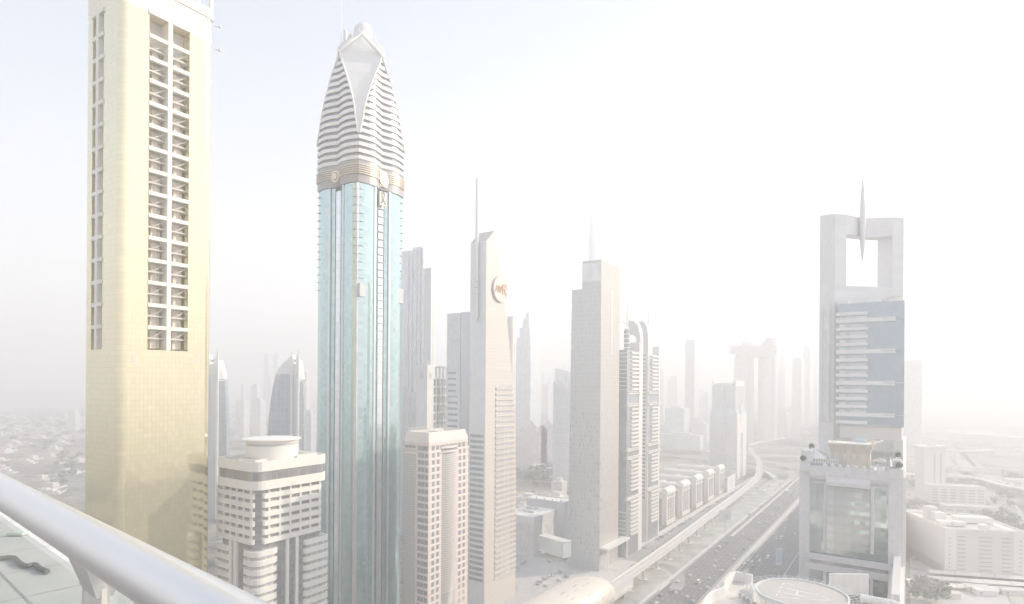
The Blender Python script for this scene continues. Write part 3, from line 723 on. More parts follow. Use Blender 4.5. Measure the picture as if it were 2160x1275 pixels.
# ---------------------------------------------------------------- tapering tower with mast and round sign
def sign_tower():
    b = Bld('round_sign_tower', 'white tapering tower with a vertical tube mast and a round lettered sign', 'skyscraper', 1023.5, 990, 1088, 900, 385)
    w, v = b.w, b.v; rt = b.root
    z1 = Zat(1025.5,508,385); 
    upx = lambda px, py: b.Rf(px, py)[0]
    prof = [(0, w+.8), (Zat(1088,1000,410), w), (b.Rf(1085,850)[1], upx(1085,850)), (b.Rf(1070,680)[1], upx(1070,680)), (b.Rf(1057,585)[1], upx(1057,585)), (b.Rf(1050,530)[1], upx(1050,530)), (b.Rf(1044,487)[1], upx(1044,487))]
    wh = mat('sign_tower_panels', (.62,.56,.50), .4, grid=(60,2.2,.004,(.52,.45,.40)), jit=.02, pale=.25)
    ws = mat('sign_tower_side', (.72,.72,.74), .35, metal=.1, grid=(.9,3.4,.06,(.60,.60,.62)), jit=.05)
    # body: cross-section in (u, z) extruded along v; two materials (lit face, left face)
    vin = lambda z: v
    pts = [(0, 0)]+[(u, z) for z, u in prof]+[(0, z1)]
    q = MB().use(wh)
    n = len(pts); B0 = len(q.v)
    for y in (0, v): q.v += [(u, y, z) for u, z in pts]
    q.face(range(B0, B0+n)); q.face([B0+n+i for i in reversed(range(n))])
    for i in range(n):
        j = (i+1) % n
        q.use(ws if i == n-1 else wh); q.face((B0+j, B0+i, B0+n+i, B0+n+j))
    q.build('tower_wall', rt)
    # ribbon windows and sills of the right face
    rib = mat('ribbon_glass', (.42,.40,.38), .25, metal=.3, grid=(1.1,60,.1,(.62,.58,.54)), jit=.25)
    dr = mat('dark_ribbon_glass', (.30,.31,.33), .2, metal=.35, grid=(1.1,60,.08,(.42,.42,.43)), jit=.2, pale=.3)
    def umax(z):
        for (za,ua),(zb,ub) in zip(prof, prof[1:]):
            if z <= zb: return ua+(ub-ua)*(z-za)/(zb-za)
        return prof[-1][1]
    fh = 3.62; z = b.Rf(1060,812)[1]; us = upx(1045,900)
    k = 0
    while z > 20 and k < 42:
        ue = umax(z)-.5
        mb(rib).box(us, ue, -.12, .3, z-1.9, z-.05).build('ribbon_window', rt)
        q = mb(wh); q.box(us-.2, ue+.5, -.75, -.02, z-3.3, z-2.0); q.build('sill_band', rt)
        if k > 8: mb(dr).box(-.12, .3, 1.2, v-.9, z-2.0, z-.1).build('side_window', rt)
        z -= fh; k += 1
    z = b.Rf(1060,812)[1]
    for k in range(5): mb(mat('seam', (.62,.56,.52), .6)).box(upx(1046,700), umax(z+3.62*(k+1))-.3, -.05, .1, z+3.62*(k+1)-.2, z+3.62*(k+1)).build('seam', rt)
    # tube mast
    dm = 385+.5545*v*.5; t = thing('tube_mast', 'slim vertical tube mast clamped to the shaded face of the round-sign tower', 'mast', (b.X, b.Y, 0), YAW)
    vm = b.Lf(1008.5,600)[0]; za = b.Lf(1008,376)[1]; zb = b.Lf(1008,675)[1]
    tm = mat('mast_metal', (.66,.64,.62), .35, metal=.4)
    q = mb(tm); r = 1.15
    q.rings([[(-1.5+r*math.cos(a),vm+r*math.sin(a),zz+(2.2*math.cos(a+1) if zz in (za,zb) else 0)) for a in [i*math.pi/8 for i in range(16)]] for zz in (zb,za)]); q.build('tube', t, smooth=True)
    for py in (594.5, 606.5, 618.5):
        z_ = b.Lf(1008,py)[1]; q = mb(tm); q.tube([(-1.6,vm-2.5,z_),(-2.4,vm-1.5,z_),(-2.7,vm,z_),(-2.4,vm+1.5,z_),(-1.6,vm+2.5,z_)], .55, 8); q.box(-1.5,0,vm-.5,vm+.5,z_-.3,z_+.3); q.build('clamp', t)
    # round sign
    uc, zc = b.Rf(1053.5, 611); rr = b.Rf(1053.5,585)[1]-zc
    t = thing('round_letter_sign', 'large round cream sign lettered AWR near the top of the tapering tower', 'sign', (b.X+RX*uc, b.Y+RY*uc, zc), YAW)
    q = mb(mat('sign_face', (.80,.66,.56), .5, pale=.2)); N = 40
    q.rings([[(rr*c_*math.cos(i*2*math.pi/N), y, rr*c_*math.sin(i*2*math.pi/N)) for i in range(N)] for y, c_ in ((-.1,1),(-1.4,1),(-1.4,.93),(-1.25,.93))], False, True); q.build('disc', t)
    q = mb(mat('sign_rim', (.44,.38,.36), .5, pale=.2)); q.rings([[(rr*c_*math.cos(i*2*math.pi/N), y, rr*c_*math.sin(i*2*math.pi/N)) for i in range(N)] for y, c_ in ((-.05,1.0),(-.05,1.06),(-1.1,1.06),(-1.1,1.0))], False, False); q.build('rim', t)
    def glyph(strokes, x0, sc_, m, nm):
        q = mb(m)
        for a, c in strokes: q.bar((x0+a[0]*sc_, -1.5, a[1]*sc_), (x0+c[0]*sc_, -1.5, c[1]*sc_), .34*sc_/2.2, .3)
        q.build(nm, t)
    gd = mat('letter_gold', (.62,.42,.16), .5, pale=.1); rd = mat('letter_red', (.68,.16,.10), .5, pale=.1)
    glyph([((-.8,-1),(0,1)),((0,1),(.5,-1)),((-.5,-.2),(.3,-.2))], -.60*rr, rr*.28, gd, 'letter')
    glyph([((-.6,1),(-.2,-1)),((-.2,-1),(.2,.9)),((.2,.9),(.6,-1)),((.6,-1),(1.0,1))], -.22*rr, rr*.28, gd, 'letter')
    pth = [(-.5,1),(.2,1),(.55,.75),(.55,.3),(.2,.05),(-.5,.05)]
    glyph(list(zip(pth, pth[1:]))+[((-.5,-1.1),(-.5,1.0)),((0,.05),(.8,-1.2))], .42*rr, rr*.40, rd, 'letter')
    for x_, z_ in ((.55,.1),(.35,-.55),(-.05,-.35)): mb(plain).box(x_*rr-.3,x_*rr+.3,-1.6,-1.3,z_*rr-.3,z_*rr+.3).build('star', t)
    q = mb(mat('seam', (.62,.56,.52), .6))
    for i in range(8): q.box(2.5+i*2.1, 3.4+i*2.1, -.06, .05, b.Rf(1040,652)[1]-1, b.Rf(1040,652)[1]+.9)
    q.build('name_lettering', rt)
    # lower wings
    c = Bld('striped_slab_block', 'grey slab block with striped windows and a dark glass strip beside the tapering tower', 'office block', 992, 943, 1000, 800, 402)
    zt = c.Lf(990,658)[1]; vs = c.Lf(971,800)[0]
    mb(mat('blue_dark_glass', (.30,.37,.44), .12, metal=.6, grid=(1.4,15,.03,(.7,.7,.7)), jit=.03)).box(0,9,0,vs,0,zt).build('glass_wall', c.root)
    mb(mat('grey_panels', (.66,.67,.70), .4, grid=(.9,3.3,.06,(.58,.59,.61)), jit=.06)).box(-.4,9,vs,c.v,0,zt-.3).build('panel_wall', c.root)
    z = c.Lf(960,785)[1]; vm = (vs+c.v)/2
    for k in range(14):
        s = vs+2 if k > 3 else vs+3.5
        mb(dr).box(-.5,.2,s,c.v-1.2,z-1.5,z).build('ribbon_window', c.root); z -= 4.1
    z = c.Lf(960,680)[1]
    for z_, a_ in ((z,.3),(z-6,.5),(z-12,.2)): mb(mat('flush_window', (.56,.58,.62), .2, metal=.3)).box(-.44,.1,vs+1.5,vs+1.5+(c.v-vs-3)*(1-a_),z_-1.5,z_).build('ribbon_window', c.root)
    e = Bld('beige_curved_wing', 'beige wing with one dark slot rising behind the tapering tower', 'office block', 1079, 1066, 1091, 800, 440)
    zt = e.Rf(1079,667)[1]; bm = mat('beige_stone', (.68,.63,.55), .6, noise=.05)
    mb(bm).prism(rrect(0,e.w,0,e.v,3.0,5), 0, zt).build('wall', e.root)
    mb(mat('slot_dark', (.36,.36,.36), .4)).box(e.w*.45,e.w*.62,-.08,.5,20,zt-19).build('slot', e.root)
sign_tower()
# ---------------------------------------------------------------- towers between petal and sign towers
def mid_towers():
    b = Bld('striped_twin_slab', 'blue-grey ribbed tower standing behind the petal-crowned tower', 'skyscraper', 893, 845, 901, 700, 560)
    m = mat('ribbed_blue_glass', (.40,.46,.54), .2, metal=.4, grid=(2.0,3.5,.10,(.60,.64,.68)), jit=.08)
    zt = b.Lf(880,526)[1]; rb = mat('pale_rib', (.76,.77,.78), .5)
    mb(m).box(0,b.w,0,b.v,0,zt).build('wall', b.root)
    mb(m).box(1.5,b.w*.7,3,b.v*.5,zt,zt+2.5).build('roof_box', b.root)
    for px in (893,886,878,869,861):
        vv = b.Lf(px,700)[0]; mb(rb).box(-.9,.0,vv-.5,vv+.5,55,zt-.5).build('rib', b.root)
    for k in range(7): mb(rb).box(.3,b.w+.3,-.5,0,zt-6-k*6,zt-4-k*6).build('end_band', b.root)
    c = Bld('grey_wedge_slab', 'plain grey slab with a sloping bright edge behind the cursive-sign building', 'skyscraper', 909, 893, 918, 700, 520)
    zt = c.Rf(909,565)[1]; sg = mat('grey_render', (.64,.63,.62), .7, noise=.05)
    q = mb(sg); W1 = c.Rf(915,575)[0]; W2 = c.Rf(922,780)[0]
    q.rings([[(0,0,0),(W2+1,0,0),(W2+1,c.v,0),(0,c.v,0)],[(0,0,zt),(W1,0,zt-2),(W1,c.v,zt-2),(0,c.v,zt)]]); q.build('wall', c.root)
    mb(mat('shaft_recess', (.45,.43,.42), .6)).box(c.w*.35,c.w*.7,-.1,.4,60,zt-6).build('recess', c.root)
    mb(rb).box(-.6,.6,-.6,.1,0,zt+.3).build('edge_fin', c.root); mb(rb).box(-.4,0,c.v-1.5,c.v,0,zt).build('edge_fin', c.root)
    d = Bld('cursive_sign_building', 'pale hotel block with a cursive emblem and an open roof pergola', 'hotel', 901, 877, 944, 850, 420)
    zt = Zat(901,770,420); cm = mat('pale_stone_panels', (.74,.72,.69), .5, grid=(2.4,3.6,.04,(.64,.62,.60)), jit=.03)
    u1 = d.Rf(914,850)[0]
    mb(cm).box(0,u1,0,d.v,0,zt).build('stair_wall', d.root)
    gg = mat('green_bay_glass', (.50,.60,.58), .15, metal=.4, grid=(2.2,3.7,.06,(.72,.72,.70)), jit=.2)
    z2 = zt-9
    mb(gg).box(u1,d.w,2.2,d.v,0,z2).build('bay_glass', d.root)
    for k in range(7):
        mb(cm).box(u1,d.w+.5,0,2.6,z2-k*6.2-1,z2-k*6.2).build('balcony_slab', d.root)
    for k in range(5):
        u = u1+(d.w-u1)*k/4; mb(cm).box(u-.5,u+.5,.3,1.5,0,zt-1).build('pier', d.root)
    mb(cm).box(u1,d.w+.8,0,d.v,zt-1.6,zt-.4).build('pergola_roof', d.root)
    sc_ = mat('emblem_grey', (.52,.50,.47), .6)
    def squig(f, nm):
        q = mb(sc_)
        for pth in ([(-1.6,-.8),(-.4,.2),(.5,1.6),(0,2.2),(-.6,1.2),(0,-.4),(-.6,-1.6),(-1.4,-1.3)], [(-.4,-.2),(1,.4),(.4,-.6),(1.7,-1)]):
            q.tube([f(x, z) for x, z in [(p.x, p.y) for p in smooth_path([Vector((a_,c_,0)) for a_,c_ in pth], 4)]], .2, 5)
        q.build(nm, d.root)
    squig(lambda x, z: (-.15, d.v*.5-x*1.2, zt-8+z*1.2), 'emblem'); squig(lambda x, z: (u1*.5+x*1.2, -.15, zt-8+z*1.2), 'emblem')
    mb(steel).tube([(u1-2,3,zt),(u1-2,3,zt+3),(u1+3,3,zt+3.4)], .25, 6).build('window_crane', d.root)
    e = Bld('dark_podium_block', 'low dark glass block between the petal tower and the cursive-sign hotel', 'office block', 880, 850, 900, 880, 470)
    mb(mat('podium_glass', (.34,.42,.44), .15, metal=.5, grid=(2,3.6,.06,(.45,.5,.5)), jit=.15)).box(0,e.w,0,e.v,0,Zat(880,828,470)).build('wall', e.root)
mid_towers()
# ---------------------------------------------------------------- plain two-step tower in the centre
def centre_tower():
    b = Bld('two_step_tower', 'tall plain two-step tower with one long dark slot, standing beside the metro line', 'skyscraper', 1267, 1203, 1306, 800, 469)
    sh = mat('woven_panels_shaded', (.36,.40,.42), .3, metal=.3, pale=.4, grid=(1.3,3.6,.24,(.56,.58,.58)), jit=.06)  # one weave, cool shade and warm sun put into the colour by face
    lt = mat('woven_panels_sunlit', (.44,.39,.35), .4, metal=.1, pale=.25, grid=(1.3,3.6,.2,(.56,.52,.48)), jit=.05)
    w = b.w; zt = Zat(1270,549,469); vs = b.Lf(1228,580)[0]; z2 = b.Lf(1219,611)[1]; v = b.Lf(1197,1150)[0]
    v_ = b.Lf(1204,900)[0]
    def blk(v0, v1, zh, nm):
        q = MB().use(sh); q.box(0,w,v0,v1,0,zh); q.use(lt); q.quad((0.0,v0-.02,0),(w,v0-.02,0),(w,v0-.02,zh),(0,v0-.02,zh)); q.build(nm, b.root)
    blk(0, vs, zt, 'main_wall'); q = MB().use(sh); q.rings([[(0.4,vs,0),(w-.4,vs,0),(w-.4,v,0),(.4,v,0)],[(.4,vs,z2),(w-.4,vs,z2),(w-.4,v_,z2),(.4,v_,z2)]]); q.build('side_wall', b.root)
    u0, u1 = b.Rf(1288,700)[0], b.Rf(1292.5,700)[0]; za, zb = b.Rf(1290,612)[1], b.Rf(1290,747)[1]
    mb(mat('slot_blue', (.34,.38,.42), .3, metal=.3)).box(u0,u1,-.15,.3,zb,za).build('slot', b.root)
    top = mat('top_glazing', (.52,.56,.58), .15, metal=.4, grid=(2.6,4,.05,(.6,.62,.62)), jit=.1)
    mb(top).box(-.1,.2,.5,vs-.5,zt-16,zt-1.5).build('top_glazing', b.root)
    mb(mat('coping', (.70,.66,.60), .5)).box(-.25,w+.25,-.25,vs+.1,zt,zt+.7).build('coping', b.root)
    # narrow vertical windows scattered over both faces
    rnd = random.Random(4); it = []
    wm = mat('narrow_window', (.38,.41,.42), .2, metal=.4)
    for k in range(200):
        r_, c_ = rnd.randrange(1, 34), rnd.random()
        z = 8+r_*3.6
        if rnd.random() < .6: it.append((-.03,.2,1+int(c_*24)*(v-2)/24,1.5+int(c_*24)*(v-2)/24,z,z+3.0))
        else: it.append((1+int(c_*14)*(w-2)/14,1.45+int(c_*14)*(w-2)/14,-.06,.2,z,z+3.0))
    many('window', it, wm, b.root)
    c0 = G(1315,1160); cw = thing('entrance_canopy', 'white flat entrance canopy at the foot of the two-step tower', 'canopy', (b.X, b.Y, 0), YAW)
    mb(mat('canopy_green', (.78,.80,.74), .5)).box(1,w+9,-7,0,17,18.6).build('roof_slab', cw)
    for u in (3, w+6): mb(plain).box(u-.4,u+.4,-6,-5.2,0,17).build('post', cw)
    pm = mat('podium_door_glass', (.40,.44,.46), .2, metal=.4)
    for k in range(5): mb(pm).box(2+k*4.4,5.4+k*4.4,-.1,.3,1,7).build('entrance_glass', b.root)
centre_tower()
# ---------------------------------------------------------------- pair of towers with arched heads
def twin_arch(label, xc, xl, xr, d, ytop, open_arch, name='arched_tower'):
    b = Bld(name, label, 'skyscraper', xc, xl, xr, 950, d)
    w, v = b.w, b.v
    gl = mat('arch_tower_glass', (.26,.29,.33), .15, metal=.5, grid=(1.4,3.5,.05,(.38,.40,.42)), jit=.12, pale=.3)
    st = mat('arch_tower_stone', (.74,.68,.60), .6, noise=.05); gy = mat('arch_tower_stone_shaded', (.58,.57,.56), .6, noise=.05)  # second tone is the stone with shade painted in, for left-facing parts
    zt = Zat(xc, ytop, d); zs = Zat(xc, ytop+70, d)
    mb(gl).box(.8,w-.3,.6,v,0,zs).build('glass_shaft', b.root)
    # stone end wall on the far end of the right face and the wall between
    mb(st).box(w-3,w,0,v,0,zs+8).build('stone_edge', b.root)
    z = zs-3; k = 0; bands = {11, 14, 24, 27, 36, 38}
    while z > 6:
        if k in (10, 11, 12, 13, 24, 25, 26, 35, 36):
            if k in (10, 13, 24, 26, 36): mb(st).box(-.7,w+.5,-1.5,.9,z,z+.9).build('cornice_band', b.root); mb(st).box(-.7,w+.5,-1.2,.9,z+1.5,z+2.0).build('cornice_band', b.root)
        elif k < 46:
            arc = [(w*.32+(w*.64)*i/5, .2-1.5*math.sin(math.pi*(.15+.75*i/5))) for i in range(6)]
            mb(st).prism(arc+[(w*.96,1.0),(w*.32,1.0)], z, z+1.55).build('balcony', b.root)
            if k < 10 or k > 38: mb(gy).box(-.5,.9,1,v,z,z+.6).build('side_band', b.root)
        z -= 3.5; k += 1
    # rounded portal head
    def head(u0, u1, m):
        prof = []
        for i in range(9):
            a = math.pi/2*i/8; prof.append((u0+(u1-u0)*0, 0))
    pr = []
    H0 = zs-2; H1 = zt
    N = 10
    outer = [(0, H0)]+[(w*.5*(1-math.cos(math.pi*.5*i/N)), H0+(H1-H0)*(.55+.45*math.sin(math.pi*.5*i/N))) for i in range(N+1)]+[(w, H1-1.5) , (w, H0)]
    # arch curves down towards the road end (along v): extrude profile across v
    oy = [(v, H1), (v*.55, H1-1), (v*.3, H1-3.5), (v*.12, H1-8), (0, H1-15)]
    def hood(u0, u1, nm, m, hollow):
        q = mb(m)
        if hollow:
            top = [(y, z) for y, z in oy]; inner = [(v*1.0, H1-13), (v*.6, H1-13.5), (v*.45, H1-15), (v*.34, H1-17), (v*.30, H0)]
            poly = top+[(0, H0), (v*.30, H0)]+list(reversed(inner[:-1]))
        else:
            poly = oy+[(0, H0), (v, H0)]
        q.rings([[(u, y, z) for y, z in poly] for u in (u0, u1)]); q.build(nm, b.root)
    if open_arch:
        hood(w-1.2, w+.4, 'portal_head', gy, True); hood(w+.4, w+6, 'portal_back', st, True); mb(st).box(w-.9,w+5.8,.1,v*.29,0,H0).build('portal_leg', b.root); mb(gy).box(w-1.4,w-.95,.1,v*.9,0,H0).build('grey_wall', b.root)
        q = mb(gl); q.cyl(w*.5, v*.62, v*.22, zs-2, zs+19, 20); q.build('round_lift_core', b.root)
        for i in range(5): mb(st).cyl(w*.5, v*.62, v*.25, zs+2+i*4, zs+3.1+i*4, 20).build('core_ring', b.root)
        mb(steel).bar((w*.3,v*.5,zs+23),(w*.5,v*.95,zs+26),.6,.8).build('window_crane', b.root)
    else:
        hood(-.3, .4, 'portal_head', gy, False); hood(.4, w*.33, 'portal_back', st, False)
        for k in range(38): mb(gl).box(-.45,.2,v*.25,v*.7,zs-3-k*3.6,zs-1.4-k*3.6).build('slit_window', b.root)
        mb(gy).box(-.4,.82,0,v,0,zs+6.2).build('grey_wall', b.root)
        mb(steel).tube([(w*.9,2,zs+8),(w*.9,2,zs+22)], .2, 6).build('aerial', b.root)
    mb(plain).cyl(w*.2, v*.25, .8, H1-8, H1+13, 8, .4).build('spire', b.root)
    return b
twin_arch('twin tower with an open arched portal head, next to the two-step tower', 1322, 1296, 1350, 505, 668, True)
twin_arch('closed-top twin tower with a narrow slit-window wall, facing the metro line', 1366, 1347, 1391, 556, 676, False)
# ---------------------------------------------------------------- white portal tower with needle
def portal_tower():
    b = Bld('white_portal_tower', 'white tower with a square opening at its top and blue banded glass below', 'skyscraper', 1908, 1762, 1912, 700, 268)
    rt = b.root; D = 3.2
    wt = mat('white_panels', (.76,.76,.77), .35, grid=(.9,3.2,.05,(.69,.69,.71)), jit=.03)
    def W(px, d, py=560):
        X = ray(px, py)[0]*d-b.X; Y = d-b.Y; return (X*RX+Y*RY, -X*.832+Y*.5545)
    zt = Zat(1761,452,287); zo1 = Zat(1785,494,288.3); zo0 = Zat(1785,604,288.3)
    A, B, C_, M, E, F = W(1729,290.9), W(1761,287), W(1785,288.3), W(1820,294.2), W(1882,292), W(1906,293.1)
    Fb, Eb, Cb, Ab = W(1908,309), W(1850.5,301), W(1785,297), W(1731,306)
    Mb = W(1818,300)
    mb(wt).prism([A, B, C_, Cb, Ab], zo0, zo1).build('left_pillar', rt)
    mb(wt).prism([E, F, Fb, Eb], zo0, zo1).build('right_pillar', rt)
    mb(wt).prism([A, B, C_, M, E, F, Fb, Eb, Mb, Cb, Ab], zo1, zt).build('lintel', rt)
    mb(wt).prism([A, B, C_, E, F, Fb, Ab], 0, zo0).build('lower_wall', rt)
    for P0, P1, zz, n_ in ((A,B,zt,8),(B,M,zt,14),(M,F,zt,20),(C_,E,zo0,20)):
        for i in range(n_):
            f = (i+.5)/n_; x, y = P0[0]+(P1[0]-P0[0])*f, P0[1]+(P1[1]-P0[1])*f; mb(wt).box(x+.1,x+.6,y-.2,y+.2,zz,zz+.7).build('parapet_peg', rt)
    P0, P1 = W(1737,289.4), W(1751,287.7); q = mb(mat('slot_window', (.50,.53,.55), .2, metal=.4, grid=(1.2,3.2,.05,(.62,.64,.65)), jit=.08))
    z1_, z2_ = Zat(1745,890,289), Zat(1745,643,289); q.rings([[(P0[0]-.12,P0[1]-.05,z),(P1[0]-.12,P1[1]-.05,z),(P1[0]+.5,P1[1],z),(P0[0]+.5,P0[1],z)] for z in (z1_, z2_)]); q.build('slot_window', rt)
    # needle
    un, vn = W(1819,291.5); zA, zB = Zat(1820,372,291.5), Zat(1820,553,291.5)
    nd = thing('needle', 'slender spindle needle piercing the lintel of the white portal tower', 'needle', (b.X, b.Y, 0), YAW)
    q = mb(mat('needle_metal', (.62,.63,.64), .35, metal=.3)); N = 24
    q.lathe(un, vn, [(.03+1.4*math.sin(math.pi*(i/N)**.9)**.8, zB+(zA-zB)*i/N) for i in range(N+1)], 16); q.build('spindle', nd, smooth=True)
    # glass box in front
    gb = mat('blue_box_glass', (.36,.43,.50), .1, metal=.6, grid=(1.3,3.45,.03,(.44,.50,.55)), jit=.05, tilt=.015, pale=.18)
    v1 = b.Lf(1769,700)[0]; zt2 = b.Lf(1909,634)[1]; z0 = b.Lf(1800,898)[1]
    mb(gb).prism([(0,0),(16,0),(3,v1-1),(3,v1),(0,v1)],z0,zt2).build('glass_box', rt)
    mb(wt).box(.5,D+2,v1-4,v1+.5,zt2-1,zt2+1.6).build('roof_box', rt)
    bw = mat('white_band', (.82,.82,.83), .4)
    va = b.Lf(1764,700)[0]; vs = b.Lf(1831,700)[0]; vl = b.Lf(1889,700)[0]
    for py, lg in ((662.5,0),(677,1),(694.5,0),(711,0),(727,0),(742.5,1),(760,0),(776,0),(792,0),(808,1),(825,0),(841,0),(857.5,0),(874,1),(890.5,0)):
        z = b.Lf(1790,py)[1]; mb(bw).box(-.9,D+.2,(vl if lg else vs),va,z-(1.0 if lg else .75),z+(1.0 if lg else .75)).build('band', rt)
        if lg: mb(steel).tube([(-1.2,vl+5,z+.4),(-1.2,-1.2,z)], .12, 5).build('outrigger', rt)
    dkb = mat('recess_balcony', (.36,.38,.40), .4, metal=.2, grid=(2.1,60,.12,(.48,.48,.47)), jit=.25)
    for k in range(13):
        z = b.Lf(1790,671+k*16.4)[1]; mb(dkb).box(-.12,.3,vs+.5,v1-.3,z-.9,z+.7).build('balcony_recess', rt)
    # louvre storey and base
    mb(mat('beige_louvre', (.68,.65,.61), .6, grid=(8,.55,.02,(.60,.57,.54)))).prism([(.8,1),(14,1),(4,b.Lf(1771,900)[0]),(.8,b.Lf(1771,900)[0])],b.Lf(1800,925)[1],z0-.02).build('louvre_storey', rt)
    gb2 = mat('lower_box_glass', (.34,.38,.40), .12, metal=.5, grid=(1.3,3.45,.03,(.45,.48,.5)), jit=.1)
    mb(gb2).prism([(0,.3),(14,.3),(3,b.Lf(1765,925)[0]-.5),(0,b.Lf(1765,925)[0])],0,b.Lf(1800,925)[1]-.02).build('lower_glass', rt)
    q = mb(steel); z = zt2
    q.box(1,3,6,9,z,z+1.3); q.bar((2,7,z+1.6),(0.5,1.5,z+2.0),.4,.5); q.bar((2,7,z+1.9),(-.5,3,z+2.4),.3,.3); q.build('cleaning_cradle', rt)
portal_tower()
# ---------------------------------------------------------------- grey stone office block in front of it, with a roof temple
def roof_temple_block():
    b = Bld('grey_grid_block', 'grey tiled office block with teal glass front and a terrace garden on its roof', 'office block', 1905, 1686, 1912, 1100, 215)
    rt = b.root; L = b.Lf
    gt = mat('grey_tiles', (.62,.61,.63), .45, grid=(1.05,1.15,.07,(.52,.51,.53)), jit=.04)
    tg = mat('teal_block_glass', (.28,.40,.42), .1, metal=.6, grid=(1.8,3.4,.03,(.34,.42,.44)), jit=.12, tilt=.02)
    gg = mat('green_reflecting_glass', (.42,.60,.53), .08, metal=.6, grid=(1.8,1.7,.03,(.5,.6,.55)), jit=.25, tilt=.05)
    dk = mat('dark_strip_glass', (.30,.34,.36), .15, metal=.5, grid=(2.4,60,.04,(.4,.42,.42)), jit=.1)
    v = b.v; zt = L(1688,975)[1]; zr = L(1875,988)[1]-2.6
    W = 30; g = lambda px, py=1100: L(px, py)[0]
    mb(tg).box(.6,W,.4,v-.4,0,zr-3).build('glass_body', rt)
    mb(gt).box(-.3,W,g(1708),v,0,zt).build('side_pier', rt); mb(gt).box(-.3,W,0,g(1873.5),0,zt).build('side_pier', rt)
    mb(gt).box(0,2.4,g(1743.5),g(1737),L(1740,1160)[1],zr-3).build('thin_pier', rt); mb(gt).box(0,2.4,g(1843.5),g(1836),L(1840,1170)[1],zr-3).build('thin_pier', rt)
    mb(tg).box(.3,.7,g(1737),g(1708),L(1720,1158)[1],zr-5).build('side_glass', rt)
    mb(gg).box(.25,.7,g(1873),g(1843.5),L(1860,1172)[1],zr-5.2).build('green_glass', rt)
    # curved cornice
    prof = [(0.2,zr-5.2),(0.0,zr-4.4),(-1.3,zr-3.2),(-1.7,zr-2),(-1.7,zr+1.6),(-1.1,zr+1.6),(-1.1,zr-.4),(2,zr-.4),(2,zr-5.2)]
    q = mb(gt); q.rings([[(u,y,z) for u,z in prof] for y in (g(1873.5),g(1708))]); q.build('cornice', rt)
    for i in range(9):
        y = g(1873.5)+(g(1740)-g(1873.5))*i/8
        if i in (0,): continue
        q = mb(gt); q.box(-1.9,-.9,y-.7,y+.7,zr-2,zr+2.3); q.rings([[(-1.9,y-.7,zr+2.3),(-.9,y-.7,zr+2.3),(-.9,y+.7,zr+2.3),(-1.9,y+.7,zr+2.3)],[(-1.45,y-.1,zr+3),(-1.35,y-.1,zr+3),(-1.35,y+.1,zr+3),(-1.45,y+.1,zr+3)]]); q.build('merlon', rt)
    # canopy over the centre bay
    zc = L(1790,1018)[1]
    q = mb(gt); pr = [(-2.2,zc-1.6),(-2.4,zc),(-1.6,zc+2),(0.5,zc+2.8),(0.5,zc-1.6)]; q.rings([[(u,y,z) for u,z in pr] for y in (g(1836),g(1743.5))]); q.build('canopy_hood', rt)
    lt = mat('light_floor_glass', (.40,.48,.50), .12, metal=.5, grid=(2.4,60,.03,(.5,.55,.55)), jit=.18, tilt=.03)
    z = zc-2.0; zbm = L(1790,1172)[1]; k = 0
    while z-2.9 > zbm:
        mb(dk).box(-.6,.59,g(1835),g(1744),z-1.5,z).build('dark_strip', rt)
        mb(lt).box(-.75,.59,g(1835),g(1744),z-3.4,z-1.5).build('light_strip', rt)
        mb(gg).box(-.85,-.7,g(1834),g(1796),z-3.2,z-1.6).build('green_strip', rt) if k in (1,2,3,4,6) else None
        z -= 3.4; k += 1
    for ya, yb in ((1164,1176),(1184,1198)):
        z1, z2 = L(1705,ya)[1], L(1705,yb)[1]
        mb(gt).box(-1.6,-.31,g(1880),g(1700),z2,z1).build('belt_band', rt)
    z1 = L(1705,1198)[1]
    mb(tg).box(-.28,.3,g(1737),g(1708),0,z1-.2).build('base_glass', rt); mb(lt).box(-.28,.3,g(1836),g(1744),0,z1-.2).build('base_glass', rt); mb(gg).box(-.28,.3,g(1873),g(1843),0,z1-.2).build('base_glass', rt)
    mb(gt).box(-.8,.3,g(1744),g(1737),0,z1-.1).build('base_pier', rt); mb(gt).box(-.8,.3,g(1843),g(1836),0,z1-.1).build('base_pier', rt)
    mb(dk).box(-.9,-.32,g(1872),g(1708),L(1705,1184)[1]+.05,L(1705,1176)[1]-.05).build('belt_glass', rt)
    mb(mat('roof_paving', (.66,.62,.56), .8, noise=.1)).box(-1.0,W,.5,v-.5,zr-1,zr-.45).build('roof_deck', rt)
    # side piers on the lit right face
    for i in range(9):
        mb(mat('cream_cladding', (.80,.75,.64))).box(2+i*3,3.4+i*3,-.9,0,20,zt-3).build('side_rib', rt)
    def top(name, label, cat, px, u): 
        y = L(px, 980, u)[0]; o = (b.X+RX*u-.832*y, b.Y+RY*u+.5545*y, zr-.45)
        return thing(name, label, cat, o, YAW)
    # temple-like sandstone house with flared roof
    sd = mat('sandstone', (.60,.52,.41), .8, pale=.3, noise=.08, nscale=.6, streak=.15)
    t = top('roof_temple', 'sandstone house with a flared eave standing on the grey block roof', 'roof house', 1835, 6)
    Wd = L(1752,980,6)[0]-L(1834,980,6)[0]; Hh = 10.2
    mb(sd).box(0,9,0,Wd,0,Hh).build('wall', t)
    for i in range(11):
        y = .5+(Wd-1)*i/10; q = mb(mat('timber_brace', (.42,.38,.33), .7)); q.bar((-.05,y,Hh-3.0),(-1.1,y,Hh-.2),.22,.22); q.build('brace', t)
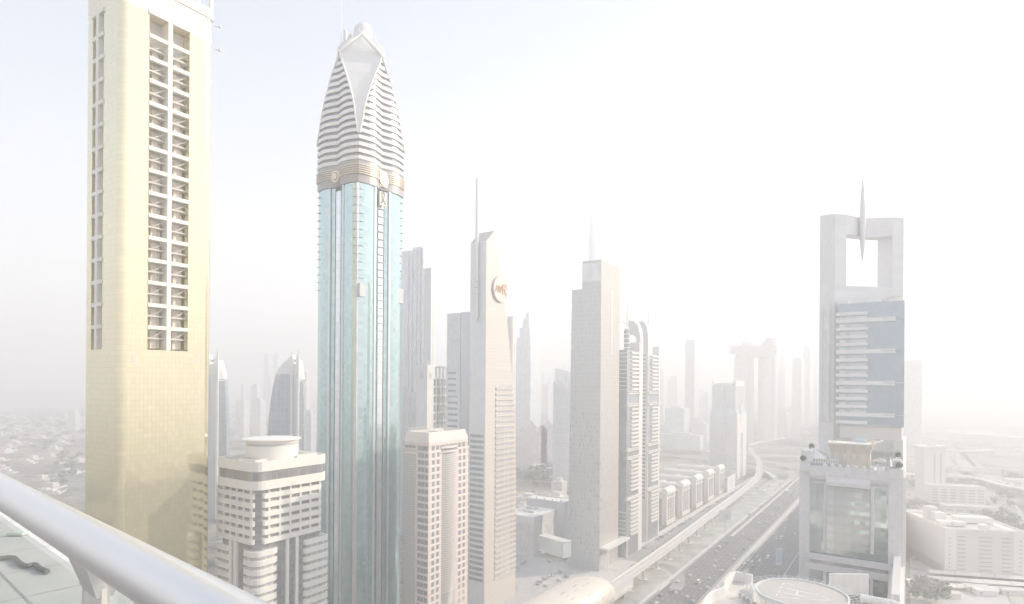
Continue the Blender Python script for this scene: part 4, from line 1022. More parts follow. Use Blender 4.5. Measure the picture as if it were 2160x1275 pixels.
    q = mb(sd); q.rings([[(-.05,-.05,Hh-3.2),(9,-.05,Hh-3.2),(9,Wd+.05,Hh-3.2),(-.05,Wd+.05,Hh-3.2)],[(-.9,-.9,Hh),(9.9,-.9,Hh),(9.9,Wd+.9,Hh),(-.9,Wd+.9,Hh)],[(-.9,-.9,Hh+.5),(9.9,-.9,Hh+.5),(9.9,Wd+.9,Hh+.5),(-.9,Wd+.9,Hh+.5)]]); q.build('eave', t)
    mb(plain).box(.2,8.5,.5,Wd-.5,Hh+.5,Hh+.62).build('flat_roof', t)
    mb(mat('teal_hoarding', (.36,.60,.62), .5)).box(6.5,6.7,1.5,5.2,Hh+.6,Hh+2.6).build('teal_screen', t)
    for sg in (0, 1):
        q = mb(mat('eave_wing', (.56,.52,.45), .7)); y0, y1 = (Wd+.9, Wd+4.0) if sg else (-.9, -4.0)
        q.rings([[(-1,y0,Hh+.4),(8,y0,Hh+.4),(8,y0,Hh+.9),(-1,y0,Hh+.9)],[(1,y1,Hh-1.2 if sg else Hh+1.8),(7,y1,Hh-1.2 if sg else Hh+1.8),(7,y1,Hh-.9 if sg else Hh+2.1),(1,y1,Hh-.9 if sg else Hh+2.1)]]); q.build('roof_wing', t)
    wn = mat('arched_window', (.45,.46,.47), .3)
    for i in range(4):
        y = Wd*(.16+.24*i); q = mb(wn); q.rings([[(u, y+.42*math.cos(a)*(1), 5.6+1.2*math.sin(a)*(1)) for a in [j*math.pi/6 for j in range(12)]] for u in (.1,-.08)]); q.build('arched_window', t)
    for y, z0 in ((Wd*.15,.6),(Wd*.4,1.2)): mb(wn).box(-.08,.1,y-.5,y+.5,z0,z0+1.3).build('window', t)
    mb(plain).box(-2.0,0,Wd*.12,Wd*.2,.0,1.0).build('door_step', t)
    # conservatory
    t = top('conservatory', 'glazed conservatory with a sloping pale roof beside the sandstone roof house', 'conservatory', 1768, 2.5)
    Wc = L(1710,980,2.5)[0]-L(1768,980,2.5)[0]
    fr = mat('white_frame', (.80,.80,.78), .5); cg = mat('conservatory_glass', (.42,.46,.46), .1, metal=.3)
    mb(cg).box(.1,6,.1,Wc-.1,0,4.4).build('glass', t)
    q = mb(fr)
    for i in range(12): q.box(-.05,.12,Wc*i/11-.09,Wc*i/11+.09,0,4.5)
    for z_ in (1.5,3,4.4): q.box(-.06,.12,0,Wc,z_,z_+.16)
    q.build('frame', t)
    q = mb(fr); q.rings([[(-.5,Wc*.42,4.5),(6.5,Wc*.42,4.5),(6.5,Wc*.42,5.3),(-.5,Wc*.42,4.8)],[(-.5,Wc+.4,4.5),(6.5,Wc+.4,4.5),(6.5,Wc+.4,8.6),(4,Wc+.4,8.6)]]) ; q.build('sloping_roof', t)
    # terrace umbrella, topiary balls
    t = top('terrace_umbrella', 'dark open umbrella on the roof terrace right of the sandstone roof house', 'umbrella', 1851, 3)
    mb(steel).cyl(0,0,.1,0,3.2,8).build('pole', t); mb(mat('canvas_dark', (.36,.35,.36), .9)).cyl(0,0,1.75,2.9,3.9,12,.1).build('canopy', t)
    t = top('terrace_gazebo', 'dark square gazebo roof behind the open terrace umbrella', 'gazebo', 1856, 10)
    mb(mat('canvas_dark', (.36,.35,.36))).rings([[(-2.5,-2.5,4.2),(2.5,-2.5,4.2),(2.5,2.5,4.2),(-2.5,2.5,4.2)],[(-.2,-.2,5.6),(.2,-.2,5.6),(.2,.2,5.6),(-.2,.2,5.6)]]).build('roof', t)
    for sx, sy in ((-2,-2),(2,-2),(2,2),(-2,2)): mb(steel).box(sx-.1,sx+.1,sy-.1,sy+.1,0,4.2).build('post', t)
    mb(gt).box(2,7,.6,g(1880)-.2,zt,zt+3).build('corner_turret', rt); mb(gt).box(2,8,v-4.5,v-.2,zt,zt+4.5).build('corner_turret', rt)
    mb(plain).box(-.5,14,g(1877),g(1875.5),zr,zr+5).build('terrace_wall', rt)
    tm = mat('topiary_green', (.18,.22,.16), .9, pale=.3, noise=.4, nscale=3)
    for i, (px, u, zz, lb) in enumerate(((1897,1,zt,'round topiary ball on the near right corner pier'),(1894,9,zt+3,'round topiary ball on the right corner turret'),(1694,2,zt,'round topiary ball on the left pier'),(1712,7,zt+4.5,'round topiary ball on the left turret'))):
        t = top('topiary_ball', lb, 'shrub', px, u); t.location.z = zz
        mb(mat('planter', (.6,.57,.52), .7)).cyl(0,0,.7,0,.5,12,.9).build('planter', t)
        rr = random.Random(i); q = mb(tm)
        for _ in range(420):
            a, c = rr.uniform(0, 6.283), rr.uniform(-1, 1); s_ = math.sqrt(1-c*c); R_ = 1.0*rr.uniform(.8, 1.05)
            p = Vector((R_*s_*math.cos(a), R_*s_*math.sin(a), 1.4+R_*c)); d1 = Vector((rr.uniform(-1,1),rr.uniform(-1,1),rr.uniform(-1,1))).normalized()*.17; d2 = d1.cross(Vector((rr.uniform(-1,1),rr.uniform(-1,1),rr.uniform(-1,1)))).normalized()*.17
            q.quad(p-d1-d2, p+d1-d2, p+d1+d2, p-d1+d2)
        q.build('crown', t)
roof_temple_block()
# ---------------------------------------------------------------- near rooftop with the round helipad
def helipad_roof():
    # centre of the pad
    zp = 92.0
    c = G(1690, 1252, zp); d = c.y
    A = G(1592,1243,zp); Bp = G(1782,1262,zp); rad = (A-Bp).length/2*1.0
    t = thing('rooftop_helipad', 'round rooftop helipad with painted H and a spiky outrigger safety net', 'helipad', (c.x, c.y, zp), 0)
    dk = mat('helipad_deck', (.50,.48,.44), .8, pale=.15, noise=.06, nscale=.5)
    mb(dk).cyl(0,0,rad,-1.2,0,64).build('deck', t)
    q = mb(mat('deck_rim', (.56,.62,.68), .5)); N = 64
    q.rings([[(r_*math.cos(i*2*math.pi/N), r_*math.sin(i*2*math.pi/N), z_) for i in range(N)] for r_, z_ in ((rad,-.5),(rad+.45,-.5),(rad+.45,.35),(rad,.35),(rad,-.5))], False, False); q.build('rim', t)
    pw = mat('pad_marking', (.84,.84,.82), .6)
    ex = (G(1780,1262,zp)-G(1600,1235,zp)); ex.z = 0; ex.normalize(); 
    def onpad(px, py): 
        p = G(px, py, zp+.03); return Vector((p.x-c.x, p.y-c.y, .03))
    def stroke(q, p1, p2, wd):
        a, e = onpad(*p1), onpad(*p2); t_ = (e-a).normalized(); n_ = Vector((-t_.y, t_.x, 0))*wd/2
        q.quad(a-n_, e-n_, e+n_, a+n_)
    h = lambda x, y: (1460+x/4.696, 1170+y/4.696)
    q = mb(pw)
    for p1, p2 in (((930,335),(1165,385)),((908,377),(1145,427)),((1050,360),(1027,402))): stroke(q, h(*p1), h(*p2), .55)
    q.build('letter_h', t)
    q = mb(pw)
    for p1, p2 in (((910,280),(897,300)),((890,315),(877,335)),((868,352),(855,375)),((845,390),(832,410)),((940,282),(1015,308)),((1040,320),(1115,348)),((1172,373),(1252,403)),((1282,415),(1362,446)),
                   ((1265,450),(1362,455)),((1140,442),(1232,447)),((985,432),(1060,436)),((870,425),(948,430))): stroke(q, h(*p1), h(*p2), .32)
    q.build('dashed_square', t)
    nm = mat('net_frame', (.70,.66,.58), .5)
    for i in range(44):
        a = 2*math.pi*i/44; ca, sa = math.cos(a), math.sin(a)
        q = mb(nm); q.bar((ca*(rad+.3),sa*(rad+.3),-.5),(ca*(rad+3.2),sa*(rad+3.2),.25),.10,.10)
        a2 = 2*math.pi*(i+1)/44
        for rr, zz in ((rad+3.2,.25),(rad+2.2,0),(rad+1.2,-.28)): q.bar((ca*rr,sa*rr,zz),(math.cos(a2)*rr,math.sin(a2)*rr,zz),.06,.06)
        q.build('net_outrigger', t)
    q = mb(steel)
    for i in range(14):
        a = R(190+i*4.6); q.bar((math.cos(a)*(rad+.2),math.sin(a)*(rad+.2),-1),(math.cos(a)*(rad+.2),math.sin(a)*(rad+.2),1.1),.06,.06)
    q.build('stair_rail', t)
    for k in range(5):
        a = R(170+k*18); q = mb(steel)
        q.bar((math.cos(a)*(rad-.5),math.sin(a)*(rad-.5),-1),(math.cos(a)*(rad-2),math.sin(a)*(rad-2),-7),.2,.2); q.build('strut', t)
    # the building that carries it: stepped roof with curved white parapets
    s = thing('curved_parapet_building', 'cream building with curved white parapets under the round helipad', 'building', (0, 0, 0), 0)
    cw = mat('white_parapet', (.78,.76,.72), .6, noise=.05, nscale=.3, streak=.15); rf = mat('roof_screed', (.56,.54,.50), .85, pale=.25, noise=.1, nscale=.3)
    zr = zp-7
    path = smooth_path([G(x, y, zr+3) for x, y in ((1470,1300),(1480,1275),(1497,1250),(1525,1237),(1529,1222),(1544,1207),(1560,1206),(1588,1212))], 4)
    q = mb(cw); q.rings([[(p.x,p.y,zr-1),(p.x,p.y,zr+3)] for p in path], closed=False)
    inn = []
    for i, p in enumerate(path):
        t_ = (path[min(i+1,len(path)-1)]-path[max(i-1,0)]).normalized(); inn.append(p+Vector((t_.y,-t_.x,0))*.8)
    q = mb(cw); q.rings([[(a_.x,a_.y,zr-2),(a_.x,a_.y,zr+3),(b_.x,b_.y,zr+3),(b_.x,b_.y,zr-2)] for a_, b_ in zip(path, inn)]); q.build('curved_parapet', s)
    ring = [(p.x, p.y) for p in path]
    far = [(RN(205,-52)), (RN(215,-12)), (RN(120,-8)), (RN(60,-30))]
    foot = [(path[-1].x+16, path[-1].y+6), (c.x+rad+3, c.y+rad*.9), (c.x+rad+6, c.y-rad-8), (path[0].x+4, path[0].y-12)]
    poly = ring+[tuple(f) for f in foot]
    q = mb(rf); q.prism(poly[::-1], 0, zr); q.build('wall_and_roof', s)
    mb(cw).cyl(c.x, c.y, rad*.62, zr, zp-1.2, 36).build('pad_support_drum', s)
    g1 = G(1765,1240,zr+3)
    q = mb(cw); q.box(g1.x-1,g1.x+11,g1.y+2,g1.y+2.6,zr,zr+6.5); q.build('screen_wall', s)
    q = mb(cw); q.tube([G(1815,1262,zr+2),G(1845,1268,zr+2),G(1880,1274,zr+2),G(1910,1285,zr+2)], 1.2, 10); q.build('rounded_coping', s)
    for k in range(5):
        p = G(1560+k*8,1262+k*5,zr); mb(steel).box(p.x-.4,p.x+.4,p.y-.5,p.y+.5,zr,zr+1.6).build('roof_unit', s)
    q = mb(cw); q.rings([[(p_.x,p_.y,zr),(p_.x,p_.y,zr+2.2),(p_.x+.5,p_.y,zr+2.2),(p_.x+.5,p_.y,zr)] for p_ in (G(1583,1290,zr),G(1590,1262,zr),G(1583,1243,zr))]); q.build('inner_wall', s)
    for i, (x, y) in enumerate(((1592,1226),(1572,1215))):
        p = G(x, y, zp); 
    p = G(1567,1222,zr+2); f = thing('flagpole_cluster', 'small cluster of flags on the curved parapet roof', 'flags', (p.x, p.y, zr), 0)
    for k in range(3): mb(steel).cyl(k*.7,0,.06,0,5+k*.3,6).build('pole', f); mb(mat('flag_cloth%d'%k, ((.6,.2,.2),(.3,.45,.35),(.2,.2,.22))[k], .8)).box(k*.7,k*.7+.5,-.03,.03,3.6+k*.3,4.9+k*.3).build('flag', f)
helipad_roof()
# ---------------------------------------------------------------- elevated metro line
def metro():
    path = smooth_path([Vector(RN(s, n)) for s, n in [(300,-166),(360,-166),(430,-166),(500,-167),(570,-169),(640,-171),(760,-174),(850,-177),(940,-184),(1021,-198),(1131,-220),(1243,-252),(1338,-278),(1410,-291),(1475,-289),(1573,-270),(1690,-245)]], 5)
    t = thing('metro_viaduct', 'cream elevated metro viaduct curving along the green highway verge', 'viaduct')
    def side(off): 
        out = []
        for i, p in enumerate(path):
            d_ = (path[min(i+1,len(path)-1)]-path[max(i-1,0)]).normalized(); out.append(Vector((p.x-d_.y*off, p.y+d_.x*off, 0)))
        return out
    vc = mat('viaduct_concrete', (.66,.60,.52), .7, noise=.08, nscale=.3)
    L_, R_ = side(4.6), side(-4.6); L2, R2 = side(2.2), side(-2.2)
    q = mb(vc); q.rings([[(a.x,a.y,10.9),(b.x,b.y,10.9),(d.x,d.y,9.0),(c.x,c.y,9.0)] for a,b,c,d in zip(L_,R_,L2,R2)]); q.build('deck', t)
    for o0, o1 in ((4.2,4.7),(-4.7,-4.2)):
        A, B = side(o0), side(o1); q = mb(vc); q.rings([[(a.x,a.y,10.9),(b.x,b.y,10.9),(b.x,b.y,12.2),(a.x,a.y,12.2)] for a,b in zip(A,B)]); q.build('parapet', t)
    A, B = side(-.5), side(.5); q = mb(mat('walkway', (.60,.56,.50), .8)); q.rings([[(a.x,a.y,10.95),(b.x,b.y,10.95),(b.x,b.y,11.5),(a.x,a.y,11.5)] for a,b in zip(A,B)]); q.build('centre_walkway', t)
    rl = mat('track_bed', (.36,.34,.32), .8)
    for o in (2.2, -2.2):
        A, B = side(o-1.1), side(o+1.1); q = mb(rl); q.rings([[(a.x,a.y,10.92),(b.x,b.y,10.92),(b.x,b.y,11.05),(a.x,a.y,11.05)] for a,b in zip(A,B)]); q.build('track_bed', t)
        for oo in (-.72,.72):
            A, B = side(o+oo-.07), side(o+oo+.07); q = mb(steel); q.rings([[(a.x,a.y,11.06),(b.x,b.y,11.06),(b.x,b.y,11.25),(a.x,a.y,11.25)] for a,b in zip(A,B)]); q.build('rail', t)
    acc = 0; tot = 0
    for i in range(1, len(path)-1):
        seg = (path[i]-path[i-1]); acc += seg.length; tot += seg.length
        while acc > 30 and tot > 110:
            acc -= 30; p = path[i]-seg.normalized()*min(acc, seg.length)
            q = mb(vc); q.cyl(p.x,p.y,1.25,0,7.6,12); q.cyl(p.x,p.y,1.25,7.6,9.0,12,2.4); q.box(p.x-3,p.x+3,p.y-3,p.y+3,0,.6); q.build('pier', t)
        if tot <= 110: acc = min(acc, 30)
metro()
def station():
    # gold shell station over the tracks; its far end shows at the bottom of the view
    o = RN(322, -172); t = thing('metro_station', 'gold shell-shaped metro station with pointed overhanging end', 'station', o, YAW)
    sh = mat('shell_gold', (.72,.60,.45), .45, metal=.15, grid=(9,7,.012,(.6,.5,.4)), jit=.03)
    N, M = 26, 16; out = []
    for i in range(N+1):
        f = i/N; u = -90+136*f
        k_ = max(.004, 1-abs(2*f-1)**4.5)**.5
        ring = []
        for j in range(M+1):
            a = math.pi*(j/M); ring.append((u-6*math.cos(a)*f, 18*k_*math.cos(a), 9+16.5*k_*math.sin(a)**.85 if j not in (0, M) else 8))
        out.append(ring)
    q = mb(sh); q.rings(out, False, False, closed=False); o_ = q.build('shell', t, smooth=True)
    md = o_.modifiers.new('t', 'SOLIDIFY'); md.thickness = .6
    rnd = random.Random(2); dkp = mat('shell_slot', (.42,.38,.34), .5)
    for _ in range(46):
        i = rnd.randrange(3, N-4); j = rnd.randrange(2, M-1); p = Vector(out[i][j]); p2 = Vector(out[i+1][j]); 
        c = Vector((p.x, 0, 10)); nrm = (p-c).normalized(); e = p+(p2-p)*.7
        q = mb(dkp); q.bar(p+nrm*.1, e+nrm*.1, .35, .3); q.build('slot', t)
    lv = mat('end_louvre', (.60,.57,.52), .5, grid=(.6,1.0,.2,(.45,.43,.41)))
    mb(lv).box(40,74,-12,-6,6,13).build('end_glazing', t)
    mb(conc).box(0,70,-14,14,7,8.4).build('platform_deck', t)
    for k in range(4):
        mb(conc).cyl(10+k*18,-9,1.2,0,7,10).build('column', t)
    s = thing('access_pavilion', 'long flat pale roof of the station access building beside the car park', 'pavilion', RN(345,-262), YAW)
    mb(conc).box(-30,34,0,13,0,8).build('wall', s); mb(plain).box(-31,35,-1,14,8,9.2).build('flat_roof', s)
    mb(conc).box(34,60,2,9,5,7).build('footbridge', s)
station()
# ---------------------------------------------------------------- row of five barrel-roofed blocks
def row_blocks():
    px = [(1404,1109),(1437,1092),(1465,1075),(1488.6,1058.6),(1512.6,1044.5)]
    fr = mat('row_sand_stone', (.68,.60,.52), .7, noise=.06, nscale=.4); gl = mat('row_dark_glass', (.30,.31,.33), .2, metal=.35, grid=(1.2,3.2,.08,(.42,.42,.41)), jit=.15)
    rf = mat('barrel_roof_metal', (.72,.68,.62), .45, metal=.1, grid=(1.2,60,.05,(.62,.59,.54)))
    ords = ['nearest to the twin towers', 'second from the twin towers', 'third and middle one of the row', 'fourth, one before the corner', 'last one before the stepped glass tower']
    for i, (x, y) in enumerate(px):
        s = 607+i*52.0; n = -209
        t = thing('barrel_roof_block', 'sandy barrel-roofed office block, %s' % ords[i], 'office block', RN(s, n), YAW, 'row of five barrel-roofed blocks')
        W, D, Hh = 27, 58, 33
        mb(gl).box(.8,W-.8,.8,D,0,Hh).build('glass_wall', t)
        for u0, u1 in ((0,4.2),(8.6,11.2),(16,18.6),(W-4.2,W)):
            q = mb(fr); q.box(u0,u1,-.2,3,0,Hh); q.build('front_pier', t)
        for r in range(8):
            for u in (2.1, W-2.1, 9.9, 17.3): mb(gl).box(u-.7,u+.7,-.35,0,5+r*3.2,6.8+r*3.2).build('window', t)
        mb(fr).box(-.8,W+.8,-1,4,Hh-5.2,Hh-4.2).build('cornice', t)
        mb(fr).box(-1.2,W+1.2,-1.4,5,Hh-.6,Hh+.9).build('cornice', t)
        mb(fr).box(-.4,W+.4,-.6,1.2,0,4.2).build('arcade', t)
        mb(fr).box(-.4,1.2,-.4,5,0,Hh).build('corner_pier', t); mb(fr).box(-.4,1.0,D*.5,D*.5+2.5,0,Hh).build('corner_pier', t)
        mb(fr).box(-.5,.9,5,D,Hh-5.2,Hh-.6).build('side_cornice', t)
        q = mb(rf); prof = [(-1.2,Hh+.9),(-.9,Hh+2.6),(.2,Hh+4.1),(2,Hh+5),(4.4,Hh+5.2),(6,Hh+4.4),(6.4,Hh+.9)]
        q.rings([[(u,y_,z) for y_,z in prof] for u in (1,W-1)]); q.build('barrel_roof', t)
        q = mb(rf); q.rings([[(u,y_,z) for u,z in ((-.6,Hh-.6),(-.4,Hh+1.6),(.8,Hh+3),(3,Hh+3.4),(3.2,Hh-.6))] for y_ in (8,D)]); q.build('side_roof', t)
        mb(conc).box(3.2,W,6.4,D,Hh,Hh+.5).build('roof_deck', t)
        q = mb(plain); q.cyl(W*.5,D*.45,4,Hh+.5,Hh+3.4,10,2.6); q.build('roof_dome', t)
        rnd = random.Random(i); 
        for k in range(7):
            u, y_ = rnd.uniform(5,W-4), rnd.uniform(10,D-5); mb(steel).box(u,u+2.4,y_,y_+1.6,Hh+.5,Hh+1.8).build('roof_unit', t)
row_blocks()
# ---------------------------------------------------------------- hotel tower with a slit base
def slit_hotel():
    b = Bld('slit_base_hotel', 'grid-glass hotel tower on two splayed legs with a stepped-in top', 'hotel', 1554, 1497, 1573, 990, 918)
    w, v = b.w, b.v; rt = b.root
    gl = mat('grid_hotel_glass', (.42,.45,.48), .15, metal=.4, grid=(3.4,3.4,.20,(.62,.62,.60)), jit=.12)
    st = mat('hotel_stone', (.72,.66,.58), .6, grid=(30,3.4,.1,(.62,.57,.52)))
    zs = Zat(1556,875,918); ze = Zat(1556,866,918); zt = Zat(1558,815,918); k = .86
    q = MB()
    def sec(i, z, top=False): return [(i*.2,i,z),(w-i*.2,i,z),(w-i*.2,v-i,z),(i*.2,v-i,z)]
    q.use(gl); q.rings([sec(0,14),sec(0,zs)]); q.build('lower_glass', rt)
    q = mb(mat('blue_slope_glass', (.38,.48,.58), .1, metal=.5, grid=(3.4,3.4,.1,(.6,.64,.68)))); q.rings([sec(0,zs),sec(2.6,zs+8)]); q.build('sloped_glass', rt)
    q = mb(gl); q.rings([sec(2.6,zs+8),sec(2.6,zt)]); q.build('upper_glass', rt)
    for y0, y1, y2 in ((2.6,7,4.2),(v-7,v-2.6,v-4.2)):
        q = mb(st); q.rings([[(2,y0,zt),(w-2,y0,zt),(w-2,y1,zt),(2,y1,zt)],[(2.4,y0,zt+8),(w-2.4,y0,zt+8),(w-2.4,y2 if y1<v/2 else y1,zt+8),(2.4,y2 if y1<v/2 else y1,zt+8)] if y1<v/2 else [(2.4,y2,zt+8),(w-2.4,y2,zt+8),(w-2.4,y1,zt+8),(2.4,y1,zt+8)]]); q.build('horn', rt)
    mb(plain).box(3,w-3,8,v-8,zt,zt+5).build('roof_plant', rt)
    for y in (v*.47,): mb(mat('centre_groove', (.40,.43,.46), .3)).box(-.15,.3,y-1.2,y+1.2,14,zt).build('groove', rt)
    for a, c in ((0,.34),(.62,1)):
        mb(st).box(w*a-.2,w*c+.2,-.5,.6,0,zs).build('stone_leg', rt)
    q = mb(st); q.rings([[(w*.34,y_,zs-30),(w*.66,y_,zs-30),(w*.5,y_,zs+22)] for y_ in (-.4,.6)]); q.build('pointed_arch', rt)
    mb(gl).box(w*.36,w*.60,-.2,.4,0,zs-30).build('slit_glass', rt)
    mb(conc).box(-4,w+2,1,v+2,0,14).build('podium', rt)
slit_hotel()
# ---------------------------------------------------------------- billboards
def billboard(label, px0, px1, base, zb, zt, m, n_post=1):
    a, c = G(*px0), G(*px1); d = c-a; t = thing('billboard', label, 'billboard', a, math.atan2(d.y, d.x)); Lg = d.length
    mb(m).box(0,Lg,-.4,.4,zb,zt).build('panel', t)
    for k in range(n_post):
        x = Lg*(k+1)/(n_post+1); mb(steel).cyl(x,0,.45,0,zb,8).build('post', t)
    mb(plain).box(-.3,Lg+.3,-.5,.5,zt,zt+.4).build('frame', t); return t, Lg
pm = mat('poster_pale', (.74,.74,.70), .6)
t, Lg = billboard('tall pale poster panel beside the foot of the slit-base hotel', (1534,1040), (1550,1029), 0, 1, 20, pm, 2)
mb(mat('poster_print', (.50,.46,.44), .6)).box(Lg*.35,Lg*.65,-.5,-.4,5,17).build('print', t)
t, Lg = billboard('wide pale billboard on a single post in the metro verge', (1517,1121), (1541,1121), 0, 11, 21, pm)
mb(mat('poster_print', (.50,.46,.44), .6)).box(Lg*.4,Lg*.8,-.5,-.4,12.5,17).build('print', t)
t, Lg = billboard('blue and white unipole advert beside the far carriageway', (1637,1213), (1649,1213), 0, 8, 20, mat('poster_blue', (.32,.55,.75), .5))
mb(pm).box(0,Lg,-.5,-.4,8,9.5).build('print', t)
# ---------------------------------------------------------------- cars
tyre = mat('tyre', (.08,.08,.08), .8); cgl = mat('car_glass', (.12,.13,.15), .1, metal=.4)
CARS = {}
def car_mesh(color, kind):
    key = (color, kind)
    if key in CARS: return CARS[key]
    rgb = dict(white=(.82,.82,.80), silver=(.58,.58,.58), grey=(.34,.34,.35), black=(.10,.10,.11), red=(.55,.12,.10), blue=(.25,.42,.55), cream=(.75,.66,.52))[color]
    pm_ = mat('car_paint_'+color, rgb, .3, coat=.5, pale=.2); q = mb(pm_)
    Ln, W, h0, h1 = dict(car=(4.6,1.9,.95,1.5), suv=(4.9,2.0,1.1,1.85), van=(5.4,2.1,1.2,2.3), bus=(11.5,2.6,1.3,3.2), lorry=(8.5,2.5,1.3,3.1))[kind]
    lo = .35
    def ring(x, w_, za, zb): return [(x,-w_/2,za),(x,w_/2,za),(x,w_/2,zb),(x,-w_/2,zb)]
    if kind in ('bus', 'lorry'):
        if kind == 'bus': q.rings([ring(-Ln/2,W,lo,h1-.1), ring(-Ln/2+.2,W,lo,h1), ring(Ln/2-.3,W,lo,h1), ring(Ln/2,W,lo,h1-.5)])
        else: q.rings([ring(-Ln/2,W,.9,h1), ring(Ln/2-2.2,W,.9,h1)]); q.rings([ring(Ln/2-2.0,W*.95,lo,2.5), ring(Ln/2-.2,W*.95,lo,2.3), ring(Ln/2,W*.9,lo,1.2)])
        q.use(cgl); q.box(-Ln/2+.5 if kind=='bus' else Ln/2-1.6,Ln/2-.4,-W/2-.02,W/2+.02,1.6,2.4 if kind=='bus' else 2.1); q.box(Ln/2-.15,Ln/2+.02,-W/2+.15,W/2-.15,1.5,2.3)
    else:
        q.rings([ring(-Ln/2,W*.86,lo+.1,h0*.9), ring(-Ln/2+.25,W,lo,h0), ring(-Ln*.1,W,lo,h0+.02), ring(Ln*.22,W,lo,h0), ring(Ln/2-.2,W*.94,lo,h0*.82), ring(Ln/2,W*.8,lo+.1,h0*.6)])
        b0, b1 = (-Ln*.42, Ln*.22) if kind == 'car' else (-Ln*.48, Ln*.26 if kind == 'suv' else Ln*.36)
        q.use(cgl); gl0 = [(b0,-W*.45,h0),(b1,-W*.45,h0),(b1,W*.45,h0),(b0,W*.45,h0)]; r0, r1 = b0+(.6 if kind=='car' else .15), b1-.75
        gl1 = [(r0,-W*.36,h1-.05),(r1,-W*.36,h1-.05),(r1,W*.36,h1-.05),(r0,W*.36,h1-.05)]; q.rings([gl0, gl1])
        q.use(pm_); q.rings([[(x,y,h1-.05) for x,y,_ in gl1],[(x*.98,y*.95,h1+.03) for x,y,_ in gl1]])
    q.use(tyre)
    for x in (-Ln*.31, Ln*.31):
        for y in (-W/2+.1, W/2-.1):
            q.rings([[(x+.34*math.cos(a), y+dy, .34+.34*math.sin(a)) for a in [i*math.pi/5 for i in range(10)]] for dy in (-.12,.14)])
    o = q.build('car'); me = o.data; bpy.data.objects.remove(o); CARS[key] = me; return me
KINDW = dict(car='saloon car', suv='tall estate car', van='van', bus='coach', lorry='box lorry')
ORD = ['first','second','third','fourth','fifth','sixth','seventh','eighth','ninth','tenth','eleventh','twelfth','thirteenth','fourteenth','fifteenth','sixteenth','seventeenth','eighteenth','nineteenth','twentieth']
def ordn(i):
    if i < 20: return ORD[i]
    t_ = ['twenty','thirty','forty','fifty','sixty','seventy','eighty','ninety'][(i+1)//10-2]
    return t_+('-'+ORD[(i+1)%10-1] if (i+1)%10 else 'th')
def put_car(p, yaw, color, kind, label, group):
    o = bpy.data.objects.new({'car':'saloon_car','suv':'estate_car','van':'van','bus':'coach','lorry':'lorry'}[kind], car_mesh(color, kind)); sc.collection.objects.link(o)
    o.scale = (1.12, 1.15, 1.05); o.location = (p[0], p[1], p[2] if len(p) > 2 and p[2] > .01 else .06); o.rotation_euler = (0,0,yaw)
    return tag(o, label, {'car':'car','suv':'car','van':'van','bus':'bus','lorry':'lorry'}[kind], group)
hw = [(735,570,'w'),(768,570,'g'),(692,650,'s'),(683,630,'k'),(785,617,'w'),(842,636,'wS'),(850,667,'s'),(805,683,'w'),(822,690,'w'),(788,695,'k'),(750,697,'wS'),(870,585,'k'),(886,590,'r'),(905,573,'w'),(637,778,'wS'),(680,802,'k'),(706,808,'g'),(864,775,'g'),(873,801,'w'),(926,788,'s'),(908,802,'wV'),(977,820,'g'),(934,760,'g'),(940,726,'w'),(924,668,'w'),(992,612,'wS'),(990,752,'g'),(1008,770,'s'),(468,865,'wS'),(521,830,'g'),(447,903,'gS'),(541,910,'r'),(571,952,'w'),(442,966,'w'),(433,1006,'w'),(488,1032,'s'),(651,875,'kS'),(650,983,'c'),(677,960,'w'),(702,972,'s'),(740,934,'g'),(757,962,'c'),(816,942,'wV'),(889,884,'g'),(258,1069,'c'),(168,1110,'w'),(318,1115,'wV'),(397,1090,'b'),(383,1155,'w'),(128,1178,'k'),(157,1195,'c'),(235,1222,'c'),(280,1252,'b'),(50,1205,'k'),(17,1265,'w'),(831,505,'w'),(811,520,'w'),(870,456,'s'),(840,410,'w'),(828,425,'wL'),(795,470,'wB'),(815,455,'w'),(905,433,'w'),(900,415,'s'),(920,378,'s'),(947,385,'w'),(970,362,'w'),(960,432,'wV'),(955,465,'wB'),(970,480,'w'),(983,495,'w'),(985,455,'w'),(1018,455,'wS'),(1000,510,'w'),(950,525,'wS'),(922,530,'g'),(930,475,'w'),(1030,400,'w'),(912,340,'s'),(925,350,'w'),(940,360,'g'),(975,470,'wV'),(950,553,'k'),(890,640,'w'),(700,1000,'k'),(1005,480,'s'),(1028,430,'g'),(1015,395,'w')]
cn = dict(w='white', g='grey', s='silver', k='black', r='red', b='blue', c='cream'); kn = dict(S='suv', V='van', L='lorry', B='bus')
seen = {}; rec = []
for x, y, c in hw:
    p = G(*c6(x, y), 0.6); s_, n_ = p.x*RX+p.y*RY, p.x*RY-p.y*RX
    rec.append((s_, n_, cn[c[0]], kn.get(c[1:2], 'car')))
rec.sort()
for s_, n_, color, kind in rec:
    side = 'near carriageway' if n_ < -114.5 else 'far carriageway'
    if -117.5 < n_ < -111.5: n_ = -119.5 if n_ < -114.5 else -109
    if n_ < -146: side = 'slip lanes'
    k = (color, kind, side); i = seen.get(k, 0); seen[k] = i+1
    put_car(RN(s_, n_, .06), YAW+(math.pi if n_ > -114.5 else 0), color, kind, '%s %s on the %s, the %s such one up the highway' % (color, KINDW[kind], side, ordn(i)), 'traffic on the highway')
rnd = random.Random(11)
i = 0; s_ = 505
while s_ < 905:
    if rnd.random() < .9:
        c = rnd.choice(['white','white','silver','grey','black','white','red' if 540 < s_ < 560 else 'silver'])
        put_car(RN(s_, -184.5+rnd.uniform(-.4,.4), .05), YAW+R(62)+rnd.uniform(-.03,.03), c, rnd.choice(['car','car','suv']), '%s car parked slantwise below the metro line, %s in that row' % (c, ordn(i)), 'cars parked along the service road'); i += 1
    s_ += 3.6+rnd.uniform(0,1.5)
